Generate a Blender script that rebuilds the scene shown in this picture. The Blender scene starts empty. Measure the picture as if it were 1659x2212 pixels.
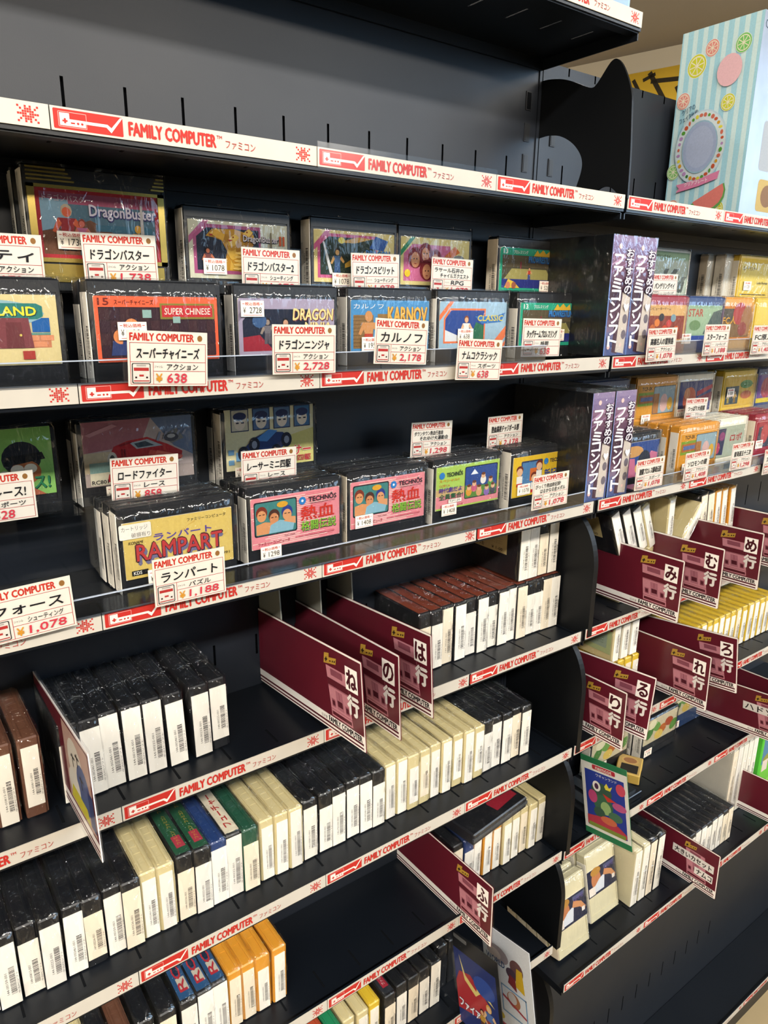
import bpy, math, random
from mathutils import Vector, Matrix
random.seed(7)
sc = bpy.context.scene
C = sc.collection
PI = math.pi

# ------------------------------------------------------------------ camera
CAM = Vector((-0.72659, -0.67746, 1.39787))
RX, RY, RZ, FPX = -0.28011, 0.63676, 0.01276, 1564.23
def cam_matrix():
    cy, sy = math.cos(RY), math.sin(RY)
    fwd = Vector((sy*math.cos(RX), cy*math.cos(RX), math.sin(RX)))
    right = Vector((cy, -sy, 0)); up = right.cross(fwd)
    c, s = math.cos(RZ), math.sin(RZ)
    r2 = c*right+s*up; u2 = -s*right+c*up
    m = Matrix((r2, u2, -fwd)).transposed().to_4x4(); m.translation = CAM
    return m
cd = bpy.data.cameras.new('camera'); cam = bpy.data.objects.new('camera', cd); C.objects.link(cam)
cd.sensor_fit = 'HORIZONTAL'; cd.sensor_width = 36.0; cd.lens = 36.0*FPX/1659.0
cd.clip_start = 0.02; cd.clip_end = 60
cam.matrix_world = cam_matrix(); sc.camera = cam

# ------------------------------------------------------------------ world, lamps, exposure
w = bpy.data.worlds.new('world'); sc.world = w; w.use_nodes = True
w.node_tree.nodes['Background'].inputs[0].default_value = (0.55, 0.62, 0.75, 1)
w.node_tree.nodes['Background'].inputs[1].default_value = 0.06
CEIL = 2.6
def lamp(name, x, y, sx, sy, watts, col=(1.0, 0.94, 0.85), z=CEIL-0.06, tip=0.0, yaw=0.0):
    l = bpy.data.lights.new(name, 'AREA'); l.shape = 'RECTANGLE'; l.size = sx; l.size_y = sy
    l.energy = watts; l.color = col
    o = bpy.data.objects.new(name, l); C.objects.link(o); o.location = (x, y, z); o.rotation_euler = (tip, 0, yaw)
    return o
for lx, e in ((-3.2, 56), (-1.9, 56), (-0.6, 42), (0.7, 30), (2.0, 22)):
    lamp('aisle_lamp', lx, -1.95, 1.2, 0.22, e*1.42, tip=0.05)
for lx in (-2.9, -1.2, 0.5, 2.0):
    lamp('far_lamp', lx, -4.3, 1.2, 0.3, 72, (1.0, 0.9, 0.76), tip=1.1)
lamp('cool_fill', 1.1, -2.02, 1.3, 0.7, 12, (0.42, 0.70, 1.0), z=1.8, tip=PI/2)  # added bluish fill for the shaded upper panel, no screen behind it
lamp('cool_panel', 3.0, -1.9, 1.4, 0.9, 40, (0.45, 0.70, 1.0), z=2.1, tip=PI/2, yaw=0.95)
lamp('side_fill', -3.3, -0.75, 0.3, 1.2, 60, tip=0.0)  # added light to brighten the left-facing faces
for lx in (-2.0, 0.2, 1.7):
    lamp('rear_lamp', lx, 1.3, 1.0, 0.25, 26)
sc.view_settings.view_transform = 'Standard'; sc.view_settings.look = 'None'
sc.view_settings.exposure = -0.02; sc.view_settings.gamma = 1.0
sc.view_settings.use_curve_mapping = False
sc.cycles.transparent_max_bounces = 32
sc.cycles.max_bounces = 8

# ------------------------------------------------------------------ materials
def lin(c):
    return tuple((v/12.92 if v <= 0.04045 else ((v+0.055)/1.055)**2.4) for v in c)
def rgb(h):
    return lin(tuple(int(h[i:i+2], 16)/255 for i in (0, 2, 4)))
_M = {}
def mat(h, rough=0.55, spec=0.4, noise=0.06, metal=0.0, scale=60.0):
    k = (h, rough, spec, noise, metal)
    if k in _M: return _M[k]
    m = bpy.data.materials.new('paint_'+h); m.use_nodes = True; nt = m.node_tree
    b = nt.nodes['Principled BSDF']; c = rgb(h)
    b.inputs['Roughness'].default_value = rough; b.inputs['Specular IOR Level'].default_value = spec
    b.inputs['Metallic'].default_value = metal
    if noise:
        n = nt.nodes.new('ShaderNodeTexNoise'); n.inputs['Scale'].default_value = scale
        tc = nt.nodes.new('ShaderNodeTexCoord'); nt.links.new(tc.outputs['Object'], n.inputs['Vector'])
        mx = nt.nodes.new('ShaderNodeMix'); mx.data_type = 'RGBA'
        mx.inputs[6].default_value = (*[v*(1-noise) for v in c], 1); mx.inputs[7].default_value = (*[min(1, v*(1+noise)) for v in c], 1)
        nt.links.new(n.outputs['Fac'], mx.inputs[0]); nt.links.new(mx.outputs[2], b.inputs['Base Color'])
    else:
        b.inputs['Base Color'].default_value = (*c, 1)
    _M[k] = m
    return m
_I = {}
def ink(h):
    """printing ink: a little uneven, slightly darker than the nominal tint"""
    if h not in _I:
        c = tuple(int(h[i:i+2], 16)/255 for i in (0, 2, 4))
        c = tuple(max(0, min(1, v))*0.87 for v in c)
        _I[h] = mat('%02x%02x%02x' % tuple(int(v*255) for v in c), 0.6, 0.2, 0.10, 0.0, 420)
    return _I[h]
PAPER = mat('d3cdc1', 0.6, 0.2, 0.03)
STRIPP = mat('b6b0a5', 0.6, 0.3, 0.05)
def metal_paint(h, rough, name, spec=0.5):
    m = bpy.data.materials.new(name); m.use_nodes = True; nt = m.node_tree; b = nt.nodes['Principled BSDF']
    tc = nt.nodes.new('ShaderNodeTexCoord')
    n = nt.nodes.new('ShaderNodeTexNoise'); n.inputs['Scale'].default_value = 9; n.inputs['Detail'].default_value = 6
    nt.links.new(tc.outputs['Object'], n.inputs['Vector'])
    r = nt.nodes.new('ShaderNodeMapRange'); r.inputs[3].default_value = rough-0.06; r.inputs[4].default_value = rough+0.08
    nt.links.new(n.outputs['Fac'], r.inputs[0]); nt.links.new(r.outputs[0], b.inputs['Roughness'])
    c = rgb(h)
    mx = nt.nodes.new('ShaderNodeMix'); mx.data_type = 'RGBA'
    mx.inputs[6].default_value = (*[v*0.85 for v in c], 1); mx.inputs[7].default_value = (*[v*1.2 for v in c], 1)
    nt.links.new(n.outputs['Fac'], mx.inputs[0]); nt.links.new(mx.outputs[2], b.inputs['Base Color'])
    n2 = nt.nodes.new('ShaderNodeTexNoise'); n2.inputs['Scale'].default_value = 900
    nt.links.new(tc.outputs['Object'], n2.inputs['Vector'])
    bp = nt.nodes.new('ShaderNodeBump'); bp.inputs['Strength'].default_value = 0.05; bp.inputs['Distance'].default_value = 0.001
    nt.links.new(n2.outputs['Fac'], bp.inputs['Height']); nt.links.new(bp.outputs['Normal'], b.inputs['Normal'])
    b.inputs['Specular IOR Level'].default_value = spec
    return m
PANEL = metal_paint('1b1f26', 0.42, 'dark_grey_panel_paint', 0.3)
SHELF = metal_paint('0c1016', 0.36, 'black_shelf_paint', 0.32)
PLATE = metal_paint('07090c', 0.45, 'black_plate_paint', 0.25)
DARK = mat('05070b', 0.8, 0.1, 0)
def film_mat(name, base, fac, rough, bump, scale, tint=(1, 1, 1), crease=0):
    m = bpy.data.materials.new(name); m.use_nodes = True; nt = m.node_tree
    for n in list(nt.nodes): nt.nodes.remove(n)
    out = nt.nodes.new('ShaderNodeOutputMaterial'); mx = nt.nodes.new('ShaderNodeMixShader')
    tr = nt.nodes.new('ShaderNodeBsdfTransparent'); tr.inputs[0].default_value = (*tint, 1)
    gl = nt.nodes.new('ShaderNodeBsdfGlossy'); gl.inputs['Roughness'].default_value = rough
    lw = nt.nodes.new('ShaderNodeLayerWeight'); lw.inputs['Blend'].default_value = 0.5
    pw = nt.nodes.new('ShaderNodeMath'); pw.operation = 'POWER'; pw.inputs[1].default_value = 4.0
    mu = nt.nodes.new('ShaderNodeMath'); mu.operation = 'MULTIPLY_ADD'; mu.inputs[1].default_value = fac; mu.inputs[2].default_value = base; mu.use_clamp = True
    tc = nt.nodes.new('ShaderNodeTexCoord'); n = nt.nodes.new('ShaderNodeTexNoise')
    n.inputs['Scale'].default_value = scale; n.inputs['Detail'].default_value = 3; n.inputs['Distortion'].default_value = 1.2
    bp = nt.nodes.new('ShaderNodeBump'); bp.inputs['Strength'].default_value = bump; bp.inputs['Distance'].default_value = 0.004
    L = nt.links.new
    mp = nt.nodes.new('ShaderNodeMapping'); mp.inputs['Scale'].default_value = (1, 1, 0.35); mp.inputs['Rotation'].default_value = (0.3, 0.5, 0.2)
    L(tc.outputs['Object'], mp.inputs['Vector']); L(mp.outputs['Vector'], n.inputs['Vector'])
    L(n.outputs['Fac'], bp.inputs['Height']); L(bp.outputs['Normal'], gl.inputs['Normal']); L(bp.outputs['Normal'], lw.inputs['Normal'])
    if crease:
        vo = nt.nodes.new('ShaderNodeTexVoronoi'); vo.feature = 'DISTANCE_TO_EDGE'; vo.inputs['Scale'].default_value = crease
        mr = nt.nodes.new('ShaderNodeMapRange'); mr.inputs[1].default_value = 0.0; mr.inputs[2].default_value = 0.06; mr.inputs[3].default_value = 1.0; mr.inputs[4].default_value = 0.0
        b2 = nt.nodes.new('ShaderNodeBump'); b2.inputs['Strength'].default_value = 0.9; b2.inputs['Distance'].default_value = 0.003
        wv = nt.nodes.new('ShaderNodeMixRGB'); wv.inputs[0].default_value = 0.06; L(mp.outputs['Vector'], wv.inputs[1]); L(n.outputs['Color'], wv.inputs[2])
        L(wv.outputs[0], vo.inputs['Vector']); L(vo.outputs['Distance'], mr.inputs[0]); L(mr.outputs[0], b2.inputs['Height']); L(bp.outputs['Normal'], b2.inputs['Normal']); L(b2.outputs['Normal'], gl.inputs['Normal'])
    L(lw.outputs['Facing'], pw.inputs[0]); L(pw.outputs[0], mu.inputs[0]); L(mu.outputs[0], mx.inputs[0]); L(tr.outputs[0], mx.inputs[1]); L(gl.outputs[0], mx.inputs[2]); L(mx.outputs[0], out.inputs[0])
    return m
FILM = film_mat('shrink_film', 0.045, 0.45, 0.06, 0.7, 60, crease=42)
ACRYL = film_mat('clear_acrylic', 0.05, 0.6, 0.06, 0.05, 12, (0.90, 0.92, 0.94))
GUARD = film_mat('clear_guard', 0.15, 0.6, 0.12, 0.05, 12, (0.74, 0.78, 0.84))
SLEEVE = film_mat('clear_sleeve', 0.008, 0.2, 0.15, 0.08, 10, (0.97, 0.97, 0.97))

# ------------------------------------------------------------------ mesh builder
class MB:
    def __init__(s): s.v = []; s.f = []; s.m = []; s.mats = []
    def mi(s, m):
        if m not in s.mats: s.mats.append(m)
        return s.mats.index(m)
    def poly(s, pts, m):
        b = len(s.v); s.v += [tuple(p) for p in pts]; s.f.append(tuple(range(b, b+len(pts)))); s.m.append(s.mi(m)); return s
    def faces(s, vs, fs, m):
        b = len(s.v); s.v += [tuple(p) for p in vs]; k = s.mi(m)
        for f in fs: s.f.append(tuple(b+i for i in f)); s.m.append(k)
        return s
    def box(s, x0, x1, y0, y1, z0, z1, m):
        v = [(x, y, z) for x in (x0, x1) for y in (y0, y1) for z in (z0, z1)]
        return s.faces(v, [(0, 1, 3, 2), (4, 6, 7, 5), (0, 4, 5, 1), (2, 3, 7, 6), (0, 2, 6, 4), (1, 5, 7, 3)], m)
    def cbox(s, x0, x1, y0, y1, z0, z1, c, m):
        lo = (x0, y0, z0); hi = (x1, y1, z1); v = []; idx = {}
        for sx in (0, 1):
            for sy in (0, 1):
                for sz in (0, 1):
                    S = (sx, sy, sz)
                    for ax in range(3):
                        p = [(hi[i] if S[i] else lo[i]) for i in range(3)]
                        for j in range(3):
                            if j != ax: p[j] += -c if S[j] else c
                        idx[(S, ax)] = len(v); v.append(tuple(p))
        fs = []
        for ax in range(3):
            a, b = [i for i in range(3) if i != ax]
            for sd in (0, 1):
                q = []
                for (u, t) in ((0, 0), (1, 0), (1, 1), (0, 1)):
                    S = [0]*3; S[ax] = sd; S[a] = u; S[b] = t; q.append(idx[(tuple(S), ax)])
                fs.append(tuple(q))
        for ax in range(3):
            a, b = [i for i in range(3) if i != ax]
            for u in (0, 1):
                for t in (0, 1):
                    q = []
                    for e in (0, 1):
                        S = [0]*3; S[a] = u; S[b] = t; S[ax] = e; q.append(tuple(S))
                    fs.append((idx[(q[0], a)], idx[(q[1], a)], idx[(q[1], b)], idx[(q[0], b)]))
        for sx in (0, 1):
            for sy in (0, 1):
                for sz in (0, 1):
                    S = (sx, sy, sz); fs.append((idx[(S, 0)], idx[(S, 1)], idx[(S, 2)]))
        return s.faces(v, fs, m)
    def prism(s, pts, axis, a, b, m):
        """outline (list of 2D points) extruded along an axis from a to b"""
        def P(p, t):
            return {'x': (t, p[0], p[1]), 'y': (p[0], t, p[1]), 'z': (p[0], p[1], t)}[axis]
        n = len(pts); vs = [P(p, a) for p in pts]+[P(p, b) for p in pts]
        fs = [tuple(range(n)), tuple(range(2*n-1, n-1, -1))]+[(i, (i+1) % n, n+(i+1) % n, n+i) for i in range(n)]
        return s.faces(vs, fs, m)
    def mesh(s, name, fix=True):
        me = bpy.data.meshes.new(name); me.from_pydata(s.v, [], s.f)
        for m in s.mats: me.materials.append(m)
        me.polygons.foreach_set('material_index', s.m)
        if fix:
            import bmesh
            bm = bmesh.new(); bm.from_mesh(me); bmesh.ops.recalc_face_normals(bm, faces=bm.faces); bm.to_mesh(me); bm.free()
        me.update(); return me
def put(name, me, parent=None, loc=(0, 0, 0), rot=None):
    if isinstance(me, MB): me = me.mesh(name)
    o = bpy.data.objects.new(name, me); C.objects.link(o); o.location = loc
    if rot: o.rotation_euler = rot
    if parent: o.parent = parent
    return o
def tag(o, label, cat, group=None):
    o['label'] = label; o['category'] = cat
    if group: o['group'] = group
    return o
def thing(name, label, cat, loc=(0, 0, 0), rot=None, group=None):
    o = bpy.data.objects.new(name, None); C.objects.link(o); o.location = loc; o.empty_display_size = 0.02
    if rot: o.rotation_euler = rot
    return tag(o, label, cat, group)
def struct(name, me):
    o = put(name, me); o['kind'] = 'structure'; return o
def tilt(lean=0, yaw=0, pitch=0):
    return (Matrix.Rotation(lean, 4, 'Y') @ Matrix.Rotation(pitch, 4, 'X') @ Matrix.Rotation(yaw, 4, 'Z')).to_euler()

# ------------------------------------------------------------------ flat print
_G = {}
def glyphs(text):
    k = text
    if k not in _G:
        cu = bpy.data.curves.new('lettering', 'FONT'); cu.body = text; cu.resolution_u = 2
        ob = bpy.data.objects.new('lettering', cu); me = bpy.data.meshes.new_from_object(ob)
        vs = [(v.co.x, v.co.y) for v in me.vertices]; fs = [tuple(p.vertices) for p in me.polygons]
        bpy.data.objects.remove(ob); bpy.data.curves.remove(cu); bpy.data.meshes.remove(me)
        x0 = min(v[0] for v in vs); x1 = max(v[0] for v in vs); y0 = min(v[1] for v in vs); y1 = max(v[1] for v in vs)
        _G[k] = ([((v[0]-x0)/(x1-x0), (v[1]-y0)/(y1-y0)) for v in vs], fs)
    return _G[k]
class Print:
    """layers of flat print on one face; coordinates in millimetres"""
    def __init__(s, mb, o, U, V, lift=0.00005):
        s.mb = mb; s.o = Vector(o); s.U = Vector(U)*0.001; s.V = Vector(V)*0.001
        s.N = Vector(U).cross(Vector(V)).normalized(); s.k = 1; s.lift = lift
    def P(s, x, y): return s.o+s.U*x+s.V*y+s.N*(s.lift*s.k)
    def p(s, pts, c):
        s.mb.poly([s.P(*q) for q in pts], c if not isinstance(c, str) else ink(c)); s.k += 0.5; return s
    def r(s, x, y, w, h, c): return s.p([(x, y), (x+w, y), (x+w, y+h), (x, y+h)], c)
    def rr(s, x, y, w, h, c, q=1.2):
        pts = []
        for cx, cy, a in ((x+w-q, y+q, -90), (x+w-q, y+h-q, 0), (x+q, y+h-q, 90), (x+q, y+q, 180)):
            for i in range(4): pts.append((cx+q*math.cos(math.radians(a+i*30)), cy+q*math.sin(math.radians(a+i*30))))
        return s.p(pts, c)
    def e(s, cx, cy, rx, ry, c, n=18, a=0):
        ca, sa = math.cos(a), math.sin(a); pts = []
        for i in range(n):
            u, v = rx*math.cos(2*PI*i/n), ry*math.sin(2*PI*i/n); pts.append((cx+u*ca-v*sa, cy+u*sa+v*ca))
        return s.p(pts, c)
    def fr(s, x, y, w, h, t, c):
        k = s.k
        for q in ((x, y, w, t), (x, y+h-t, w, t), (x, y, t, h), (x+w-t, y, t, h)): s.k = k; s.r(*q, c)
        return s
    def t(s, text, x, y, w, h, c, bold=0.0, slant=0.0, rot=0):
        vs, fs = glyphs(text); d = bold*h/0.72*0.8
        for ox, oy in (((0, 0), (d, 0), (-d, 0), (0, d), (0, -d)) if bold > 0.004 else ((0, 0),)):
            pts = []
            for u, v in vs:
                a, b = u*w+v*h*slant+ox, v*h+oy
                if rot: ca, sa = math.cos(rot), math.sin(rot); a, b = a*ca-b*sa, a*sa+b*ca
                pts.append(s.P(x+a, y+b))
            s.mb.faces(pts, fs, ink(c)); s.k += 0.3
        s.k += 0.3; return s
    def fig(s, x, y, h, skin, top, legs, hair='2a1a14'):
        """a plain generic figure"""
        s.p([(x-h*.16, y), (x-h*.02, y), (x, y+h*.3), (x+h*.02, y), (x+h*.16, y), (x+h*.13, y+h*.45), (x-h*.13, y+h*.45)], legs)
        s.p([(x-h*.13, y+h*.42), (x+h*.13, y+h*.42), (x+h*.2, y+h*.72), (x-h*.2, y+h*.72)], top)
        s.p([(x-h*.2, y+h*.72), (x-h*.34, y+h*.42), (x-h*.26, y+h*.38), (x-h*.12, y+h*.6)], skin)
        s.p([(x+h*.2, y+h*.72), (x+h*.36, y+h*.5), (x+h*.29, y+h*.44), (x+h*.12, y+h*.6)], skin)
        s.e(x, y+h*.88, h*.13, h*.15, hair, 10); s.e(x, y+h*.85, h*.1, h*.11, skin, 10); return s
RED = 'c22f26'
def pad_icon(p, x, y, w, h, c, c2):
    """stepped control pad drawing"""
    p.p([(x, y), (x+w, y), (x+w, y+h*.55), (x+w*.38, y+h*.55), (x+w*.38, y+h), (x, y+h)], c)
    p.r(x+w*.1, y+h*.3, w*.2, h*.14, c2); p.r(x+w*.16, y+h*.18, w*.08, h*.4, c2)
    p.r(x+w*.42, y+h*.2, w*.16, h*.12, c2)
    for q in (.7, .86): p.e(x+w*q, y+h*.27, w*.05, h*.1, c2, 8)
def console_icon(p, x, y, w, h, body, trim, dark):
    """small console seen from above"""
    p.rr(x, y, w, h, '3a3634', 1); p.rr(x+w*.05, y+h*.04, w*.9, h*.92, body, .8)
    p.r(x+w*.1, y+h*.62, w*.8, h*.16, trim); p.r(x+w*.25, y+h*.84, w*.5, h*.09, dark)
    p.r(x+w*.38, y+h*.34, w*.24, h*.1, trim); p.r(x+w*.16, y+h*.25, w*.1, h*.09, '3a2020'); p.r(x+w*.74, y+h*.25, w*.1, h*.09, '3a2020')
    p.r(x+w*.08, y+h*.1, w*.84, h*.05, trim)

# ------------------------------------------------------------------ shelf levels (strip tops), depths
D = 0.138
ZL = {0: 1.691, 1: 1.5165, 2: 1.3415, 3: 1.167, 4: 0.9915, 5: 0.8165, 6: 0.646, 7: 0.475, 8: 0.25}
ZR = {1: 1.5165, 2: 1.3415, 3: 1.167, 4: 0.9915, 5: 0.8165, 6: 0.6415, 7: 0.417}
DR7 = 0.161
SL = 0.198
XL = -4.35*SL; XR = 4.3*SL
FLOOR = -0.30
def deck(z): return z-0.0115
NTH = ['zeroth', 'first', 'second', 'third', 'fourth', 'fifth', 'sixth', 'seventh', 'eighth', 'ninth', 'tenth', 'eleventh', 'twelfth', 'thirteenth',
       'fourteenth', 'fifteenth', 'sixteenth', 'seventeenth', 'eighteenth', 'nineteenth', 'twentieth'] + ['twenty-'+q for q in ('first', 'second', 'third', 'fourth', 'fifth', 'sixth', 'seventh', 'eighth', 'ninth')] + ['thirtieth'] + ['thirty-'+q for q in ('first', 'second', 'third', 'fourth', 'fifth', 'sixth', 'seventh', 'eighth', 'ninth')]+['fortieth']
def lev(n, bay): return f"{NTH[n+1]} shelf, {bay} bay"

# ------------------------------------------------------------------ room
def quad(a, b, c, d, m):
    return MB().poly([a, b, c, d], m)
def surf(h, rough, sc_, amt, name):
    return mat(h, rough, 0.3, amt, 0.0, sc_)
FLOORM = mat('9a8866', 0.5, 0.4, 0.12, 0.0, 14.0)
WALLM = mat('c4bba8', 0.8, 0.2, 0.05, 0.0, 3.0)
CEILM = mat('948d84', 0.85, 0.2, 0.05, 0.0, 3.0)
RX0, RY0, RY1 = -4.2, -5.2, 3.4
def wall_x(y): return 2.59+(y-2.207)*(2.717-2.59)/(1.673-2.207)
b = MB(); b.box(RX0-.1, 4.6, RY0-.1, RY1+.1, FLOOR-.1, FLOOR, FLOORM); struct('floor', b)
b = MB(); b.box(RX0-.1, 4.6, RY0-.1, RY1+.1, CEIL, CEIL+.1, CEILM); struct('ceiling', b)
b = MB(); b.box(RX0-.1, RX0, RY0, RY1, FLOOR, CEIL, WALLM); struct('wall_left', b)
b = MB(); b.box(RX0, 4.6, RY1, RY1+.1, FLOOR, CEIL, WALLM); struct('wall_back', b)
b = MB(); b.box(RX0, 4.6, RY0-.1, RY0, FLOOR, CEIL, WALLM); struct('wall_front', b)
b = MB(); b.prism([(wall_x(RY1), RY1), (wall_x(RY0), RY0), (wall_x(RY0)+.1, RY0), (wall_x(RY1)+.1, RY1)], 'z', FLOOR, CEIL, WALLM); struct('wall_right', b)

# yellow banner hung on the right wall
wd = Vector((2.717-2.59, 1.673-2.207, 0)).normalized(); wn = Vector((wd.y, -wd.x, 0))
if wn.x > 0: wn = -wn
b = MB(); o = Vector((2.62, 2.08, 2.2))+wn*0.012
def B(s, z, n=0): return o+wd*s+Vector((0, 0, z))+wn*n
YEL = mat('b0902a', 0.7, 0.2, 0.08, 0, 8)
b.faces([B(0, 0), B(.9, 0), B(.9, .31), B(0, .31), B(0, 0, -.01), B(.9, 0, -.01), B(.9, .31, -.01), B(0, .31, -.01)],
        [(0, 1, 2, 3), (7, 6, 5, 4), (0, 4, 5, 1), (1, 5, 6, 2), (2, 6, 7, 3), (3, 7, 4, 0)], YEL)
BRU = mat('2a2418', 0.8, 0.2, 0.3, 0, 90)
for s0, z0, s1, z1, t in ((.12, .27, .13, .18, .016), (.13, .2, .24, .19, .018), (.22, .28, .27, .2, .017), (.24, .19, .2, .12, .015), (.27, .27, .33, .29, .016), (.3, .3, .41, .13, .022), (.31, .26, .46, .25, .02),
                         (.41, .13, .36, .09, .016), (.26, .11, .3, .16, .018), (.44, .22, .5, .1, .02), (.52, .28, .6, .1, .02), (.62, .27, .78, .22, .02), (.66, .3, .7, .06, .018), (.02, .25, .08, .12, .018), (.05, .1, .14, .06, .016)):
    dx, dz = s1-s0, z1-z0; L = math.hypot(dx, dz); nx, nz = -dz/L*t/1, dx/L*t/1
    b.poly([B(s0-nx/2, z0-nz/2, .0006), B(s1-nx/2, z1-nz/2, .0006), B(s1+nx/2, z1+nz/2, .0006), B(s0+nx/2, z0+nz/2, .0006)], BRU)
tag(put('wall_banner', b), 'yellow banner with black brush strokes on the far right wall', 'banner')

# ------------------------------------------------------------------ shelving bays
def bay_root(name, label): return thing(name, label, 'shelving', (0, 0, 0), None, None)
bayL = bay_root('shelving_bay', 'black steel shelving bay on the left holding cartridges, nearest the camera')
bayR = bay_root('shelving_bay', 'black steel shelving bay on the right with a tall empty lower back')
def back_panel(root, x0, x1, z0, z1, rows, m=PANEL, notch=True):
    """perforated sheet: real slots cut through the front skin, dark behind"""
    b = MB(); zs = [z0]; pitch = 0.05; sw = 0.0026
    xs = []
    x = math.ceil((x0+.02)/pitch)*pitch-0.0009
    while x < x1-.015: xs.append(x); x += pitch
    edges = [x0]+[e for q in xs for e in (q-sw/2, q+sw/2)]+[x1]
    prev = z0
    for za, zb in sorted(rows):
        b.poly([(x0, 0, prev), (x1, 0, prev), (x1, 0, za), (x0, 0, za)], m)
        for i in range(0, len(edges)-1, 2):
            b.poly([(edges[i], 0, za), (edges[i+1], 0, za), (edges[i+1], 0, zb), (edges[i], 0, zb)], m)
        prev = zb
    if prev < z1: b.poly([(x0, 0, prev), (x1, 0, prev), (x1, 0, z1), (x0, 0, z1)], m)
    b.poly([(x0, 0.006, z0), (x1, 0.006, z0), (x1, 0.006, z1), (x0, 0.006, z1)], DARK)
    b.poly([(x0, 0, z1), (x1, 0, z1), (x1, 0.012, z1), (x0, 0.012, z1)], m)
    b.poly([(x0, 0.012, z0), (x1, 0.012, z0), (x1, 0.012, z1), (x0, 0.012, z1)], m)
    for q in (x0, x1): b.poly([(q, 0, z0), (q, .012, z0), (q, .012, z1), (q, 0, z1)], m)
    return put('back_panel', b.mesh('back_panel', False), root)
PT = 1.678
rowsL = [(z-.052, z-.012) for z in (PT,)]
back_panel(bayL, XL, -.004, 1.18, PT, [(1.529, 1.569), (1.669, 1.678)])
back_panel(bayL, XL, -.004, .66, 1.18, [(1.018, 1.042), (.85, .88)])
back_panel(bayL, XL, -.004, FLOOR, .66, [(.5, .54), (.3, .34)])
back_panel(bayR, .008, XR, 1.18, PT, [(1.529, 1.569), (1.669, 1.678)])
back_panel(bayR, .008, XR, .40, 1.18, [(1.03, 1.07), (.85, .88), (.5, .54)])
back_panel(bayR, .008, XR, FLOOR, .40, [(-.106, -.066)])
def upright(root, x0, x1):
    b = MB(); b.box(x0, x1, -.0015, .02, FLOOR, PT-.004, PANEL)
    put('upright', b, root)
upright(bayL, -.0036, .0006); upright(bayR, .0022, .0074)
b = MB(); b.box(.0007, .0021, 0.002, .02, FLOOR, PT-.01, DARK); put('upright_seam', b, bayR)
# punched bracket windows beside the seam
for root, xa in ((bayL, -.024), (bayR, .022)):
    for za in (1.622, 1.588, 1.554):
        b = MB(); b.box(xa, xa+.009, -.0012, .001, za, za+.02, mat('1c1e22', .5)); b.box(xa+.0012, xa+.0078, -.0016, .0005, za+.001, za+.0188, DARK if za > 1.6 else mat('15171a', .5))
        put('bracket_window', b, root)
def shelf(root, x0, x1, z, d, under=True):
    """folded steel tray: deck, front lip, side and back flanges, slots near the front"""
    b = MB(); zd = deck(z); m = SHELF
    b.box(x0, x1, -d+.004, -.001, zd-.0016, zd, m)
    b.box(x0, x1, -d+.0015, -d+.004, z-.017, z-.0006, m)
    b.box(x0, x1, -d+.004, -d+.016, z-.0182, z-.0168, m)
    for q in (x0, x1-.0016): b.box(q, q+.0016, -d+.004, -.001, zd-.013, zd-.0016, m)
    b.box(x0, x1, -.004, -.001, zd-.013, zd-.0016, m)
    s = put('shelf', b, root)
    k = MB(); x = math.ceil(x0/.05)*.05+.012
    while x < x1-.02:
        k.box(x, x+.0022, -d+.024, -d+.050, zd-.0019, zd+.0002, DARK); x += .05
    put('slot', k, s)['kind'] = 'stuff'
    return s
def slotted_tray(root, x0, x1, z, d):
    b = MB(); zd = deck(z); m = SHELF; ya, yb = -.098, -.066
    b.box(x0, x1, -d+.004, ya, zd-.0016, zd, m); b.box(x0, x1, yb, -.001, zd-.0016, zd, m)
    x = x0
    k = math.ceil(x0/.05)*.05+.02
    while k < x1-.02:
        b.box(x, k-.0012, ya, yb, zd-.0016, zd, m); x = k+.0012; k += .05
    b.box(x, x1, ya, yb, zd-.0016, zd, m)
    b.box(x0, x1, -d+.0015, -d+.004, z-.017, z-.0006, m); b.box(x0, x1, -d+.004, -d+.016, z-.0182, z-.0168, m)
    b.box(x1-.0016, x1, -d+.004, -.001, zd-.013, zd-.0016, m); b.box(x0, x1, -.004, -.001, zd-.013, zd-.0016, m)
    return put('shelf', b, root)
for n, z in ZL.items():
    if n == 0: slotted_tray(bayL, XL, -.001, z, D)
    else: shelf(bayL, XL, -.001, z, D)
for n, z in ZR.items(): shelf(bayR, .004, XR, z, DR7 if n == 7 else D)
# base tray of the right bay
b = MB(); b.box(.004, XR+.8, -.112, -.001, -.236, -.22, SHELF); b.box(.004, XR+.8, -.114, -.112, -.24, -.204, SHELF); b.box(.004, XR+.8, -.1, -.001, FLOOR, -.236, SHELF)
put('base_tray', b, bayR)
b = MB(); b.poly([(XR, 0, FLOOR), (XR+.8, 0, FLOOR), (XR+.8, 0, 1.1), (XR, 0, 1.1)], PANEL); put('back_panel', b.mesh('p', False), bayR)
# end plates with rounded front tops
def end_plate(z0, z1, d, rad):
    pts = [(-.001, z0), (-d, z0)]
    for i in range(17):
        a = PI/2*i/16; pts.append((-d+rad-rad*math.cos(a)*1.0, z1-rad*1.5+rad*1.5*math.sin(a)))
    pts.append((-.001, z1)); return pts
for n in (4, 5, 6, 7, 8):
    b = MB(); z0 = deck(ZL[n]); z1 = ZL[n-1]-.02
    b.prism(end_plate(z0, min(z1, z0+.165), .139, .05), 'x', .006, .0145, PLATE)
    put('end_plate', b, bayL)
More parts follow.
